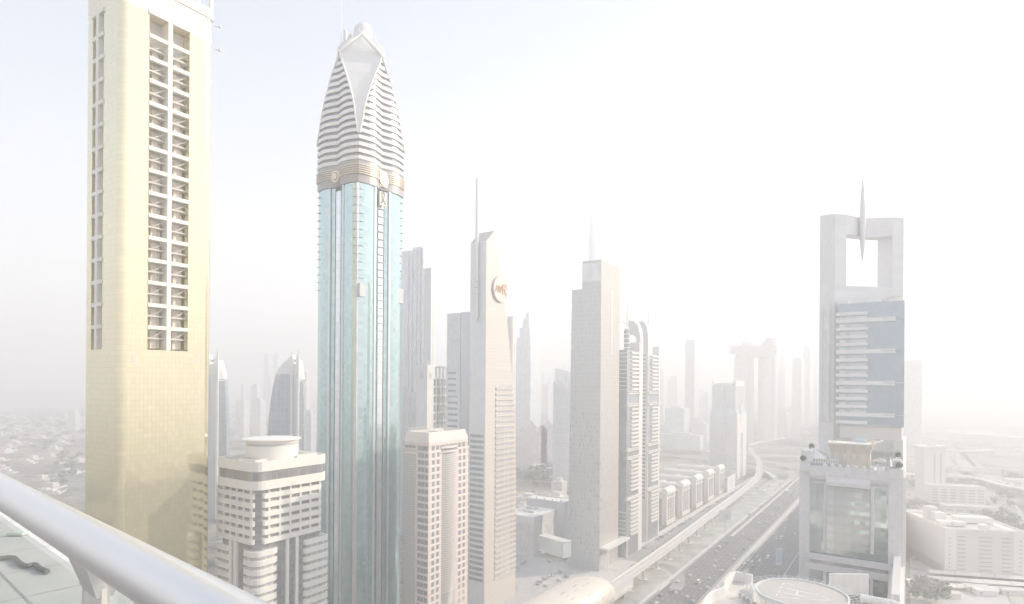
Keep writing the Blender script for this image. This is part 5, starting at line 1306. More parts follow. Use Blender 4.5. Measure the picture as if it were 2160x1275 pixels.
i = 0; s_ = 510
while s_ < 900:
    if rnd.random() < .45:
        c = rnd.choice(['white','silver','grey','black'])
        put_car(RN(s_, -197+rnd.uniform(-.3,.3), .05), YAW+R(90), c, 'car', '%s car parked nose-in at the shopfront kerb, %s along' % (c, ordn(i)), 'cars parked at the shopfront kerb'); i += 1
    s_ += 3.2
q6 = lambda x, y: (1080+x/5.667, 1050+y/5.667)
for j, (x, y, c, k) in enumerate([(65,820,'white','car'),(75,805,'white','car'),(120,785,'grey','car'),(155,765,'grey','suv'),(440,760,'black','suv'),(505,745,'silver','car'),(520,905,'white','suv'),(570,880,'grey','suv'),(485,925,'silver','car'),(445,945,'white','car'),(395,965,'grey','car'),(335,1000,'white','suv'),(310,1025,'red','car'),(570,985,'white','car'),(650,938,'grey','suv'),(588,1035,'red','suv'),(410,1050,'white','car'),(500,1085,'white','suv'),(635,1105,'black','car'),(783,1018,'white','car')]):
    put_car(G(*q6(x, y), .6)*1.0, YAW+R(40)+R(8)*((j%3)-1), c, k, '%s %s in the car park by the metro station, %s of its cars' % (c, KINDW[k], ordn(j)), 'cars in the station car park')
for o in [o for o in sc.collection.objects if o.get('group') == 'cars in the station car park']: o.location.z = .06
# street lamps on the central reservation
lm = mb(steel); lm.cyl(0,0,.16,0,14,8,.1); lm.bar((0,0,13.9),(0,2.4,14.3),.14,.12); lm.bar((0,0,13.9),(0,-2.4,14.3),.14,.12)
o = lm.build('street_lamp'); pole_me = o.data; bpy.data.objects.remove(o)
lm = mb(plain); lm.box(-.35,.35,1.9,3.1,14.25,14.45); lm.box(-.35,.35,-3.1,-1.9,14.25,14.45); o = lm.build('lamp_head'); head_me = o.data; bpy.data.objects.remove(o)
for i in range(15):
    t = bpy.data.objects.new('street_lamp', None); sc.collection.objects.link(t); t.location = RN(395+i*46, -114.6); t.rotation_euler = (0,0,YAW)
    tag(t, 'twin-arm street lamp on the highway median, %s from the helipad end' % ordn(i), 'street lamp', 'street lamps on the median')
    for nm, me in (('pole', pole_me), ('lamp_head', head_me)):
        c = bpy.data.objects.new(nm, me); sc.collection.objects.link(c); c.parent = t
# ---------------------------------------------------------------- trees
def leaf_crown(seed, R_, n=230, lobes=7):
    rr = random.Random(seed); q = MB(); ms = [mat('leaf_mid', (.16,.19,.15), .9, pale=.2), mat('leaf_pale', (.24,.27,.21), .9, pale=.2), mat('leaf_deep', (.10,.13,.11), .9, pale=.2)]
    cs = [(Vector((rr.uniform(-.6,.6)*R_, rr.uniform(-.6,.6)*R_, rr.uniform(.75,1.35)*R_)), rr.uniform(.4,.62)*R_) for _ in range(lobes)]
    for i in range(n):
        c, r_ = cs[rr.randrange(lobes)]; q.use(ms[(i*7+seed) % 3])
        dn = Vector((rr.gauss(0,1), rr.gauss(0,1), rr.gauss(0,1))).normalized(); p = c+dn*r_*rr.uniform(.7,1.05)
        a = Vector((rr.gauss(0,1), rr.gauss(0,1), rr.gauss(0,1))).normalized()*R_*.13; b_ = a.cross(Vector((rr.gauss(0,1), rr.gauss(0,1), rr.gauss(0,1)))).normalized()*R_*.13
        q.quad(p-a-b_, p+a-b_, p+a+b_, p-a+b_)
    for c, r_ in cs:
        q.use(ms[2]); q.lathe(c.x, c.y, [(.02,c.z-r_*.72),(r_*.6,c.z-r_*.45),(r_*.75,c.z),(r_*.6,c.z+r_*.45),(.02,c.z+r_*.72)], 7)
    return q
CROWN = []; TRUNK = None
for s_ in range(4):
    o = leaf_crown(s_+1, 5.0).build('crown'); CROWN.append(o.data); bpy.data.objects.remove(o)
q = mb(mat('bark', (.30,.25,.20), .9)); q.cyl(0,0,.35,0,5,7,.2); q.bar((0,0,2.5),(1.8,.6,5),.22,.22); q.bar((0,0,2.8),(-1.4,-1,5.2),.2,.2); o = q.build('trunk'); TRUNK = o.data; bpy.data.objects.remove(o)
def tree(x, y, s_, k, label, group):
    t = bpy.data.objects.new('tree', None); sc.collection.objects.link(t); t.location = (x, y, 0); t.scale = (s_, s_, s_*.9); t.rotation_euler = (0,0,k*1.7)
    tag(t, label, 'tree', group)
    for nm, me in (('trunk', TRUNK), ('crown', CROWN[k % 4])):
        c = bpy.data.objects.new(nm, me); sc.collection.objects.link(c); c.parent = t
rnd = random.Random(21)
def window(px0, px1, py0, py1, n, fn, mind=9):
    pts = []
    tries = 0
    while len(pts) < n and tries < n*40:
        tries += 1; px = rnd.uniform(px0, px1)
        d0, d1 = 187500/(py1-805), 187500/(py0-805); d = math.sqrt(rnd.uniform(d0*d0, d1*d1)) if rnd.random() < .5 else rnd.uniform(d0, d1)
        x = (px-1080)/1250*d
        if all((x-a)**2+(d-b_)**2 > mind*mind for a, b_ in pts): pts.append((x, d)); fn(x, d)
    return pts
vp = random.Random(5)
VILLA = []
for k in range(6):
    r = random.Random(40+k); q = mb([mat('villa_white', (.74,.70,.66), .8), mat('villa_sand', (.66,.56,.48), .8), mat('villa_pink', (.70,.60,.54), .8)][k % 3])
    a, c, h = r.uniform(10,17), r.uniform(8,13), r.uniform(5.5,8)
    q.box(-a/2,a/2,-c/2,c/2,0,h); q.box(-a/2+1,0,-c/2+1,c/2-2,h,h+2.2); q.box(a/2,a/2+4,-c/2+1,c/2-3,0,3.6); ringwall(q, rrect(-a/2-.1,a/2+.1,-c/2-.1,c/2+.1,.1,1), rrect(-a/2+.3,a/2-.3,-c/2+.3,c/2-.3,.1,1), h, h+.8)
    q.use(mat('villa_window', (.25,.26,.28), .3))
    for i in range(4):
        x = -a/2+1.5+i*(a-3.6)/3; q.box(x,x+1.2,-c/2-.06,-c/2+.1,1,2.6); q.box(x,x+1.2,-c/2-.06,-c/2+.1,h-3,h-1.4)
    ringwall(q.use(mat('villa_garden_wall', (.66,.60,.54), .85)), rrect(-a/2-5,a/2+7,-c/2-6,c/2+4,.1,1), rrect(-a/2-4.7,a/2+6.7,-c/2-5.7,c/2+3.7,.1,1), 0, 2.2)
    o = q.build('villa'); VILLA.append(o.data); bpy.data.objects.remove(o)
def villa(label, group):
    def f(x, y):
        o = bpy.data.objects.new('villa', VILLA[vp.randrange(6)]); sc.collection.objects.link(o); o.location = (x, y, 0); o.rotation_euler = (0,0,R(vp.choice([12,102,18,100]))); s_ = vp.uniform(.9,1.35); o.scale = (s_, s_, vp.uniform(.8,1.1))
        tag(o, label, 'house', group)
    return f
def trees(label, group, s0, s1):
    return lambda x, y: tree(x, y, vp.uniform(s0, s1), vp.randrange(8), label, group)
window(-60, 178, 885, 1060, 95, villa('low flat-roofed villa among trees left of the gold tower', 'villas left of the gold tower'), 26)
window(-60, 178, 882, 1075, 120, trees('bushy tree between the villas left of the gold tower', 'trees left of the gold tower', .9, 1.9), 12)
window(446, 672, 868, 960, 85, villa('low flat-roofed villa between the gold tower and the petal tower', 'villas between gold and petal towers'), 28)
window(446, 672, 866, 965, 100, trees('bushy tree between the gold tower and the petal tower', 'trees between gold and petal towers', .8, 1.7), 14)
window(1086, 1200, 950, 1070, 16, trees('bushy tree in the streets behind the two-step tower', 'trees behind the two-step tower', .8, 1.4), 12)
window(1915, 2160, 1000, 1110, 30, trees('bushy tree by the car parks right of the grey block', 'trees right of the grey block', .8, 1.5), 14)
for i, (px, py) in enumerate(((1130,1010),(1118,1014),(1142,1008),(1163,1004))): 
    p = G(px, py); tree(p.x, p.y, 2.4, i, 'big round tree behind the office block left of the two-step tower', 'big round trees')
for i, (px, py) in enumerate(((1955,1150),(1940,1152),(1970,1146),(2130,1115),(2145,1135),(2120,1105),(1955,1268),(1975,1270))):
    p = G(px, py); tree(p.x, p.y, 1.9, i, 'dark dense tree near the white slotted hospital block', 'trees near the slotted block')
# hedge of far trees as one mass
def far_wood(name, px0, px1, py, dep, n):
    q = MB(); r = random.Random(int(px0)); ms = [mat('leaf_mid', (.20,.23,.19)), mat('leaf_deep', (.14,.17,.15))]
    for i in range(n):
        p = G(r.uniform(px0, px1), py); y = p.y+r.uniform(0, dep); x = p.x*y/p.y; q.use(ms[i % 2]); rr = r.uniform(4,8)
        q.lathe(x, y, [(.1,0),(rr*.9,rr*.5),(rr,rr*.9),(rr*.6,rr*1.4),(.1,rr*1.6)], 7)
    tag(q.build(name), kind='stuff')
far_wood('distant_trees', -60, 178, 880, 260, 130); far_wood('distant_trees', 446, 672, 862, 300, 110)
# ---------------------------------------------------------------- skyline
SKY = [0]
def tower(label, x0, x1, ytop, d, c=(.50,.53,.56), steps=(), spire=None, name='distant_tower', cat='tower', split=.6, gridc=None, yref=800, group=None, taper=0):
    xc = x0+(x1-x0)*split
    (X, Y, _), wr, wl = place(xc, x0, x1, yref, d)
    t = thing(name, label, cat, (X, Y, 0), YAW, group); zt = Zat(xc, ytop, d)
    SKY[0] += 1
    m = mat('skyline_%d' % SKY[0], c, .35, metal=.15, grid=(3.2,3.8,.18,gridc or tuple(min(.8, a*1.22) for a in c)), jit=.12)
    e = taper
    q = mb(m); q.rings([[(0,0,0),(wr,0,0),(wr,wl,0),(0,wl,0)],[(e,e,zt),(wr-e,e,zt),(wr-e,wl-e,zt),(e,wl-e,zt)]]); q.build('wall', t)
    z = zt; k = 0
    for f, y in steps:
        k += 1; z2 = Zat(xc, y, d); mb(m).box(wr*(1-f)/2,wr*(1+f)/2,wl*(1-f)/2,wl*(1+f)/2,z-.1,z2).build('setback', t); z = z2
    if not steps: mb(m).box(wr*.25,wr*.75,wl*.25,wl*.75,zt,zt+4).build('roof_plant', t); z = zt+4
    if spire: mb(steel).cyl(wr*.5,wl*.5,max(.8,d*.0006),z,Zat(xc,spire,d),8,.3).build('spire', t)
    mb(mat('skyline_pier', (.62,.62,.62), .6)).box(-.3,.5,wl*.45,wl*.55,0,zt-3).build('centre_rib', t)
    return t, wr, wl, zt
# stepped hotel tower with two aerials
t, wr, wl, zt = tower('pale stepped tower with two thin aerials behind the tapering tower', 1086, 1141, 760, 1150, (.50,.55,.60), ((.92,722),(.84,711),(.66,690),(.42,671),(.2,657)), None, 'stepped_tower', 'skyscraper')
for px, yy in ((1107,621),(1114.5,619)):
    o = Zat(1114, yy, 1150); v_ = (px-1107)/7; mb(steel).cyl(wr*.5+5*v_, wl*.5-5*v_, .9, zt+30, o, 6, .4).build('aerial', t)
# needle tower in the haze
def needle_tower():
    d = 1900; c = P(1247, 700, d); t = thing('needle_skyscraper', 'extremely tall pale needle tower fading into haze above the two-step tower', 'skyscraper', (c.x, c.y, 0), 0)
    m = mat('needle_blue', (.10,.18,.30), .4, grid=(3,4,.1,(.2,.26,.34)), pale=0)
    zz = lambda y: Zat(1247, y, d); k = d/1250
    tiers = [(815,15,-1,0),(700,13,-1,1),(600,11,0,-1),(548,10,-1,0),(515,8.3,1,0),(490,7,-1,0),(465,5.2,.5,0),(440,3.6,-.5,0),(430,2.6,0,0),(412,1.6,0,0)]
    zprev = 0
    for i, (y, hw_, ox, oy) in enumerate(tiers):
        z = zz(y) if i else zz(760)
        q = mb(m)
        for a in range(3):
            an = a*2.094+.4; q.cyl(hw_*k*.42*math.cos(an)+ox*k*.6, hw_*k*.42*math.sin(an)+oy*k*.6, hw_*k*.6, zprev, z-(a*6 if i < 8 else 0), 12)
        q.build('tier', t); zprev = z-14 if i < 8 else z-2
    mb(steel).cyl(0,0,1.6,zprev,zz(392),8,.4).build('spire', t)
needle_tower()
# leaf-shaped twin towers at left
def leaf_tower(label, xl, xr, d, ytop, name='leaf_tower'):
    c0, c1 = P(xl, 850, d), P(xr, 850, d); wd = (c1.x-c0.x); t = thing(name, label, 'skyscraper', (c0.x, d, 0), 0)
    z = lambda y: Zat((xl+xr)/2, y, d); dp = 9
    dg = mat('diamond_glass', (.22,.27,.33), .2, metal=.3, grid=(4,6,.10,(.45,.48,.52)), jit=.1, pale=.25); wh_ = mat('leaf_cap_white', (.74,.73,.72), .5, grid=(4,4,.04,(.64,.63,.62)))
    f0 = .71
    edge = [(1000,0.0),(950,.0),(900,.03),(850,.085),(815,.15),(790,.22)]
    capl = [(790,.22),(776,.30),(765,.42),(757,.56),(748,.68)]
    def leafb(lst, x1, m, nm, y1):
        q = mb(m); r = []
        for y, f in lst:
            x0_ = wd*f; r.append([(x0_,dp*.5,z(y)),(x0_+(x1-x0_)*.35,0.0,z(y)-0),(x1,-1.5,z(y)),(x1,dp,z(y)),(x0_+(x1-x0_)*.35,dp,z(y))])
        q.rings(r); q.build(nm, t)
    base = [(1100,0.0)]+edge
    leafb([(y,f) for y,f in base], wd*f0, dg, 'leaf_wall', 0); leafb(capl, wd*(f0), wh_, 'leaf_cap', 0)
    # mirrored narrow half on the right
    q = mb(dg); q.rings([[(wd*.88,-2,z(y)),(wd*(1.0-g_),2,z(y)),(wd*(1.0-g_),dp,z(y)),(wd*.88,dp,z(y))] for y, g_ in ((1100,-.02),(900,0),(850,.01),(800,.04))]); q.build('side_leaf', t)
    q = mb(wh_); q.rings([[(wd*.88,-2.1,z(y)),(wd*(1.0-g_),1.9,z(y)),(wd*(1.0-g_),dp,z(y)),(wd*.88,dp,z(y))] for y, g_ in ((804,.04),(785,.06),(772,.09),(760,.11))]); q.build('side_cap', t)
    mb(mat('core_blue', (.42,.46,.50), .2, metal=.4)).box(wd*f0+.2,wd*.88-.2,-1,dp,0,z(792)).build('core_glass', t)
    mb(mat('cream_core', (.78,.70,.62), .6)).box(wd*f0+.2,wd*.88-.2,-1.2,dp,z(792),z(768)).build('core_head', t)
    for x in (f0, .88): mb(plain).box(wd*x-1,wd*x+1,-3.5,-1.6,0,z(ytop+6)).build('edge_fin', t)
    xm = wd*(f0+.88)/2; q = mb(plain); q.bar((wd*f0,-2.4,z(767)),(wd*.88,-2.4,z(756)),1.2,1.2); q.bar((wd*f0,-2.4,z(756)),(wd*.88,-2.4,z(767)),1.2,1.2); q.build('cross_brace', t)
    for x in (f0, .88): mb(steel).cyl(wd*x,-2.4,.4,z(ytop+6),z(ytop-4),6).build('aerial', t)
leaf_tower('leaf-shaped tower with a white pointed cap behind the roof drum', 560, 640, 640, 742)
leaf_tower('leaf-shaped tower half hidden behind the gold glass tower', 350, 476, 640, 738)
T = tower
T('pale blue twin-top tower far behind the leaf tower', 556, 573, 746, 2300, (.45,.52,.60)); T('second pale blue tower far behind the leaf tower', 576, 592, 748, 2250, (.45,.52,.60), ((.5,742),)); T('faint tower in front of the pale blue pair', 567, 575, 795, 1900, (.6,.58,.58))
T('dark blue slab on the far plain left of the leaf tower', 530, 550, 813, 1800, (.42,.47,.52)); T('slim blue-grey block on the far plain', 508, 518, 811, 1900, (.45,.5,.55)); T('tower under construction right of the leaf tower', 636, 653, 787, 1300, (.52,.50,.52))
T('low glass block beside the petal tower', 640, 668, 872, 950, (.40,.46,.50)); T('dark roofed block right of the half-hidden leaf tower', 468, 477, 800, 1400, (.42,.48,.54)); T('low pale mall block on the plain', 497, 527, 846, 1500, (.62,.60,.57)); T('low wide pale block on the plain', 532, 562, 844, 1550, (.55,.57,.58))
T('long peach warehouse at the edge of the sandy plain', 143, 170, 868.5, 1700, (.72,.60,.52)); 
# behind the two-step tower
def sail_pair():
    for lb, x0, x1, ya, yb, d, c in (('dark triangular-topped slab left of the two-step tower',1168,1184,806,822,840,(.38,.42,.46)),('second dark slanted slab touching the two-step tower',1181,1207,803,836,850,(.42,.45,.48)),('pale striped slab with a sloping top behind the dark slabs',1171,1206,778,788,1000,(.56,.59,.62))):
        a, b_ = P(x0, 850, d), P(x1, 850, d); t = thing('slanted_slab_tower', lb, 'tower', (a.x, d, 0), 0); w_ = b_.x-a.x
        SKY[0] += 1; m = mat('skyline_%d' % SKY[0], c, .3, metal=.2, grid=(3,4,.2,tuple(min(.85,q_*1.5) for q_ in c)), jit=.1); za, zb = Zat(x0,ya,d), Zat(x1,yb,d)
        q = mb(m); q.rings([[(0,y,0),(w_,y,0),(w_,y,zb),(0,y,za)] for y in (0,18)]); q.build('wall', t); mb(steel).bar((0,-.3,za),(w_,-.3,zb),1,1).build('coping', t)
        mb(steel).cyl(w_*.5,5,.4,za-12,za+9,6).build('aerial', t)
sail_pair()
def old_town():
    d = 1000; t = thing('arabesque_hotel', 'long sandy hotel with gables and a domed arch pavilion', 'hotel', P(1088, 900, d).xy.to_3d(), 0); k = d/1250
    m = mat('sandy_arcade', (.68,.60,.52), .8, grid=(3,3.4,.25,(.50,.45,.41)), jit=.1)
    for x0, x1, y, nm in ((0,24,905,'low_wing'),(24,44,898,'gable_wing'),(44,66,906,'middle_wing'),(54,84,898,'pavilion')):
        z = Zat(1100, y, d); mb(m).box(x0*k,x1*k,0,22,0,z).build(nm, t)
        q = mb(m); q.rings([[(x0*k+2,y_,z),(x1*k-2,y_,z),((x0+x1)/2*k,y_,z+(9 if nm != 'low_wing' else 4))] for y_ in (0,20)]); q.build('gable_roof', t)
    q = mb(mat('arch_glass', (.45,.47,.48), .3)); q.rings([[(69*k+4.2*math.cos(a), y_, Zat(1100,905,d)+5*math.sin(a)) for a in [i*math.pi/8 for i in range(9)]] for y_ in (-.3,.2)]); q.build('arch_window', t)
    p = thing('curved_glass_podium', 'low dark glass podium with a rounded end and planted roof', 'podium', (G(1170,1005)).xy.to_3d(), 0)
    g_ = mat('podium_glass', (.34,.42,.44)); q = mb(g_); q.prism(rrect(-34,30,-14,34,12,6), 0, 14); q.build('glass_wall', p); mb(conc).prism(rrect(-35,31,-15,35,12,6), 14, 15).build('roof', p)
    mb(mat('turquoise_base', (.45,.68,.70), .5)).prism(rrect(-30,28,-14.4,30,10,6), 0, 3).build('base_band', p)
    # fretted cube offices in front, left of the two-step tower
    b = Bld('fretted_office_block', 'pale office block with scattered slot windows and a broad white roof', 'office block', 1125, 1060, 1172, 1150, 505)
    fw = mat('fretted_stone', (.66,.64,.60), .7, noise=.05); zt = Zat(1125,1092,505)
    mb(fw).box(0,b.w,0,b.v,0,zt-6).build('wall', b.root)
    q = mb(plain); q.box(-.3,b.w+.3,-.3,b.v+.3,zt-6,zt); q.build('roof_band', b.root); mb(mat('grey_fascia', (.52,.54,.57), .5)).box(-.1,b.w+.4,-.5,-.3,zt-6,zt).build('fascia', b.root)
    r = random.Random(8); it = []
    for k_ in range(170):
        z = 3+r.randrange(0, 11)*2.7
        if r.random() < .55: y = 1+r.randrange(0, 16)*(b.v-2)/16; it.append((-.1,.2,y,y+.7,z,z+r.choice([2.2,4.9])))
        else: u = 1+r.randrange(0, 22)*(b.w-2)/22; it.append((u,u+.6,-.1,.2,z,z+r.choice([2.2,4.9])))
    it = [i_ for i_ in it if i_[5] < zt-6.5]; many('window', it, mat('slot_window_dark', (.36,.37,.37), .3), b.root)
    for x0, x1, y0, y1, h in ((4,12,22,34,3),(14,20,8,20,1.6),(22,30,14,22,2.2)): mb(conc).box(x0,x1,y0,min(y1,b.v-1),zt,zt+h).build('roof_plant', b.root)
    c = Bld('tall_blank_block', 'taller blank pale block behind the fretted offices, against the two-step tower', 'office block', 1190, 1112, 1204, 1080, 560)
    zt2 = Zat(1190,1062,560); mb(mat('blank_panels', (.64,.66,.69), .6, grid=(4,4,.03,(.58,.6,.62)))).box(0,c.w,0,c.v,0,zt2).build('wall', c.root); mb(plain).box(-.4,c.w+.4,-.4,c.v+.4,zt2,zt2+.9).build('coping', c.root)
    for k_ in range(4): mb(fw).box(0,.0+1,3+k_*9,4.5+k_*9,zt2+.9,zt2+2.5).build('roof_unit', c.root)
    s = thing('glass_link_bridge', 'pale teal glass link between the fretted offices and the two-step tower', 'footbridge', (G(1158,1215).x, G(1158,1215).y, 0), R(0))
    a, e = G(1145,1150,24), G(1196,1172,22); mb(mat('link_glass', (.48,.60,.62), .15, metal=.3)).bar((a.x-s.location.x,a.y-s.location.y,26),(e.x-s.location.x,e.y-s.location.y,26),8,11).build('glass_box', s)
    mb(conc).bar((a.x-s.location.x,a.y-s.location.y,32),(e.x-s.location.x,e.y-s.location.y,32),8.6,.6).build('roof', s)
    for lb, x0, x1, y0, d in (('low sandy building with a flat roof behind the blank block',1163,1196,1010,690),('pair of joined low pale roofs behind the blank block',1152,1200,1042,620),('small pinkish roof left of the blank block',1088,1118,1062,640),('narrow low white roof behind the fretted offices',1086,1150,1046,680)):
        T(lb, x0, x1, y0+8, d, (.66,.60,.53), name='low_building', cat='building', yref=1020, split=.7)
old_town()
# right of the twin towers, far skyline in haze
T('slim slab with one rounded shoulder alone in the haze', 1445, 1475, 724, 1500, (.52,.54,.55), ((.96,719),(.8,716)), name='round_shoulder_tower', cat='skyscraper', split=.66)
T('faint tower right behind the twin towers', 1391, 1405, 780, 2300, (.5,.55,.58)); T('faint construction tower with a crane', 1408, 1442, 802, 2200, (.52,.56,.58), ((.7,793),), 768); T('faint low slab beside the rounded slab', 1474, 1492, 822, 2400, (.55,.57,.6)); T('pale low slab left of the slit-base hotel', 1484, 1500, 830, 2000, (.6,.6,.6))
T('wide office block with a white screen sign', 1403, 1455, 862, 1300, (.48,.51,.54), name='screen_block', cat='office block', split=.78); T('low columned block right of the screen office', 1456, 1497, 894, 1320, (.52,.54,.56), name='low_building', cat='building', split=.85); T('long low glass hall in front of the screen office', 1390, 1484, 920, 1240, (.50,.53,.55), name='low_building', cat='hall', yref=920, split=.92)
def bridge_towers():
    c = (.56,.56,.55); d = 1480
    for lb, x0, x1, yt, dd, sp in (('left pale round tower holding the sky bridge',1549,1592,757,d,.75),('right pale round tower holding the sky bridge',1600,1641,757,d,.72)):
        a, e = P(x0, 800, dd), P(x1, 800, dd); r = (e.x-a.x)/2; t = thing('bridge_tower', lb, 'skyscraper', ((a.x+e.x)/2, dd, 0), 0); z = Zat(1595, 755, dd)
        m = mat('bridge_tower_bands', c, .3, metal=.1, grid=(5,3.8,.3,(.70,.67,.63)), jit=.08); mb(m).cyl(-r*.3, 0, r*.7, 0, z, 24).build('round_wall', t); mb(m).cyl(r*.4, 6, r*.58, 0, z, 24).build('round_wall', t)
        mb(mat('bridge_core', (.50,.49,.48), .7)).box(-r*.05,r*.32,-r*.62,0,0,z+18).build('core_strip', t)
        if x0 == 1600:
            for k in range(6): mb(mat('bridge_core', (.50,.49,.48))).cyl(-3+k*1.5, 4, r*(.95-.1*k), z+18+k*5.5, z+22+k*5.5, 18).build('upper_floor', t)
            mb(m).cyl(r*.6, 6, r*.4, z, z+50, 18).build('round_wall', t)
        else:
            mb(m).box(-r*.7,r*.9,-8,12,z+18,z+30).build('roof_plant', t); mb(m).box(-r*.2,r*.6,-6,10,z+30,z+38).build('roof_plant', t)
    a, e = P(1537, 738, d), P(1630, 738, d); t = thing('sky_bridge', 'long cantilevered sky bridge lying across the two round towers', 'sky bridge', (a.x, d, 0), 0); z0, z1 = Zat(1590,755,d), Zat(1590,731,d)
    bm = mat('bridge_girder', (.50,.48,.46), .7, grid=(6,5,.15,(.6,.58,.55)), jit=.1); mb(bm).box(0,e.x-a.x,-24,-4,z0+9,z1).build('girder', t); mb(bm).box(16,e.x-a.x-10,-24,-4,z0,z0+9).build('soffit', t)
    for i, (x, y0, y1, x2) in enumerate(((1550,731,681,1557),(1577,718,700,1587),(1610,712,697,1598),(1634,712,698,1640))):
        p, q_ = P(x, y0, d), P(x2, y1, d); cr = thing('tower_crane', ['tall thin tower crane on the cantilever end of the sky bridge','short tower crane on the left bridge tower','tower crane leaning off the right bridge tower top','small crane jib at the right bridge tower edge'][i], 'crane', (p.x, d, p.z-6), 0)
        mb(steel).bar((0,0,0),(0,0,(q_.z-p.z)*.35+6),1.6,1.6).build('mast', cr); mb(steel).bar((0,0,(q_.z-p.z)*.3+6),(q_.x-p.x,0,q_.z-p.z+6),1.1,1.1).build('jib', cr)
bridge_towers()
T('faint stepped slab between bridge towers and portal tower', 1641, 1665, 778, 2300, (.5,.54,.57), ((.6,768),(.5,748))); T('plain pale slab left of the white portal tower', 1671, 1698, 757, 1550, (.54,.55,.56), split=.7)
T('faint low slab behind the plain pale slab', 1648, 1672, 800, 2500, (.55,.58,.6)); T('faint thin slab against the portal tower', 1700, 1712, 812, 1900, (.58,.58,.58)); T('faint slab right behind the horned tower', 1716, 1728, 742, 2100, (.54,.56,.58))
t, wr, wl, zt = T('hazy tower with two curved horns on its roof', 1694, 1718, 735, 1900, (.48,.51,.54), ((.9,731),), name='horned_tower', cat='skyscraper')
for sg, h in ((-1, 45), (1, 28)):
    q = mb(steel); q.tube([(wr*.5+sg*wr*.42*math.cos(a*.9), wl*.5, zt+3+h*math.sin(a)) for a in [i*math.pi/16 for i in range(8)]], 1.6, 6, .5); q.build('horn', t)
T('low dark block by the far metro station', 1640, 1670, 874, 1600, (.5,.5,.5)); T('low pale block behind the bridge towers', 1648, 1690, 862, 1900, (.58,.58,.57))
for i, (x0, x1, y, d) in enumerate(((1142,1150,792,2400),(1156,1166,798,2500),(1146,1164,812,2000),(1140,1168,872,1500))): T(['faint thin slab right of the stepped tower','faint second slab right of the stepped tower','faint low cluster right of the stepped tower','low white roof right of the stepped tower foot'][i], x0, x1, y, d, (.55,.58,.6))
# far station
p = G(1693, 918, 10); t = thing('far_metro_station', 'small gold shell metro station far along the line beside the portal tower', 'station', (p.x, p.y, 0), YAW-R(25))
q = mb(mat('shell_gold', (.72,.60,.45))); q.rings([[(u, max(.5,14*math.sqrt(max(0,1-(u/38)**2)))*math.cos(a), 9+max(.5,13*math.sqrt(max(0,1-(u/38)**2)))*math.sin(a)) for a in [j*math.pi/10 for j in range(11)]] for u in (-38,-30,-18,-6,6,18,30,38)], closed=False); q.build('shell', t, smooth=True); mb(conc).box(-30,30,-6,6,7,9).build('platform', t)
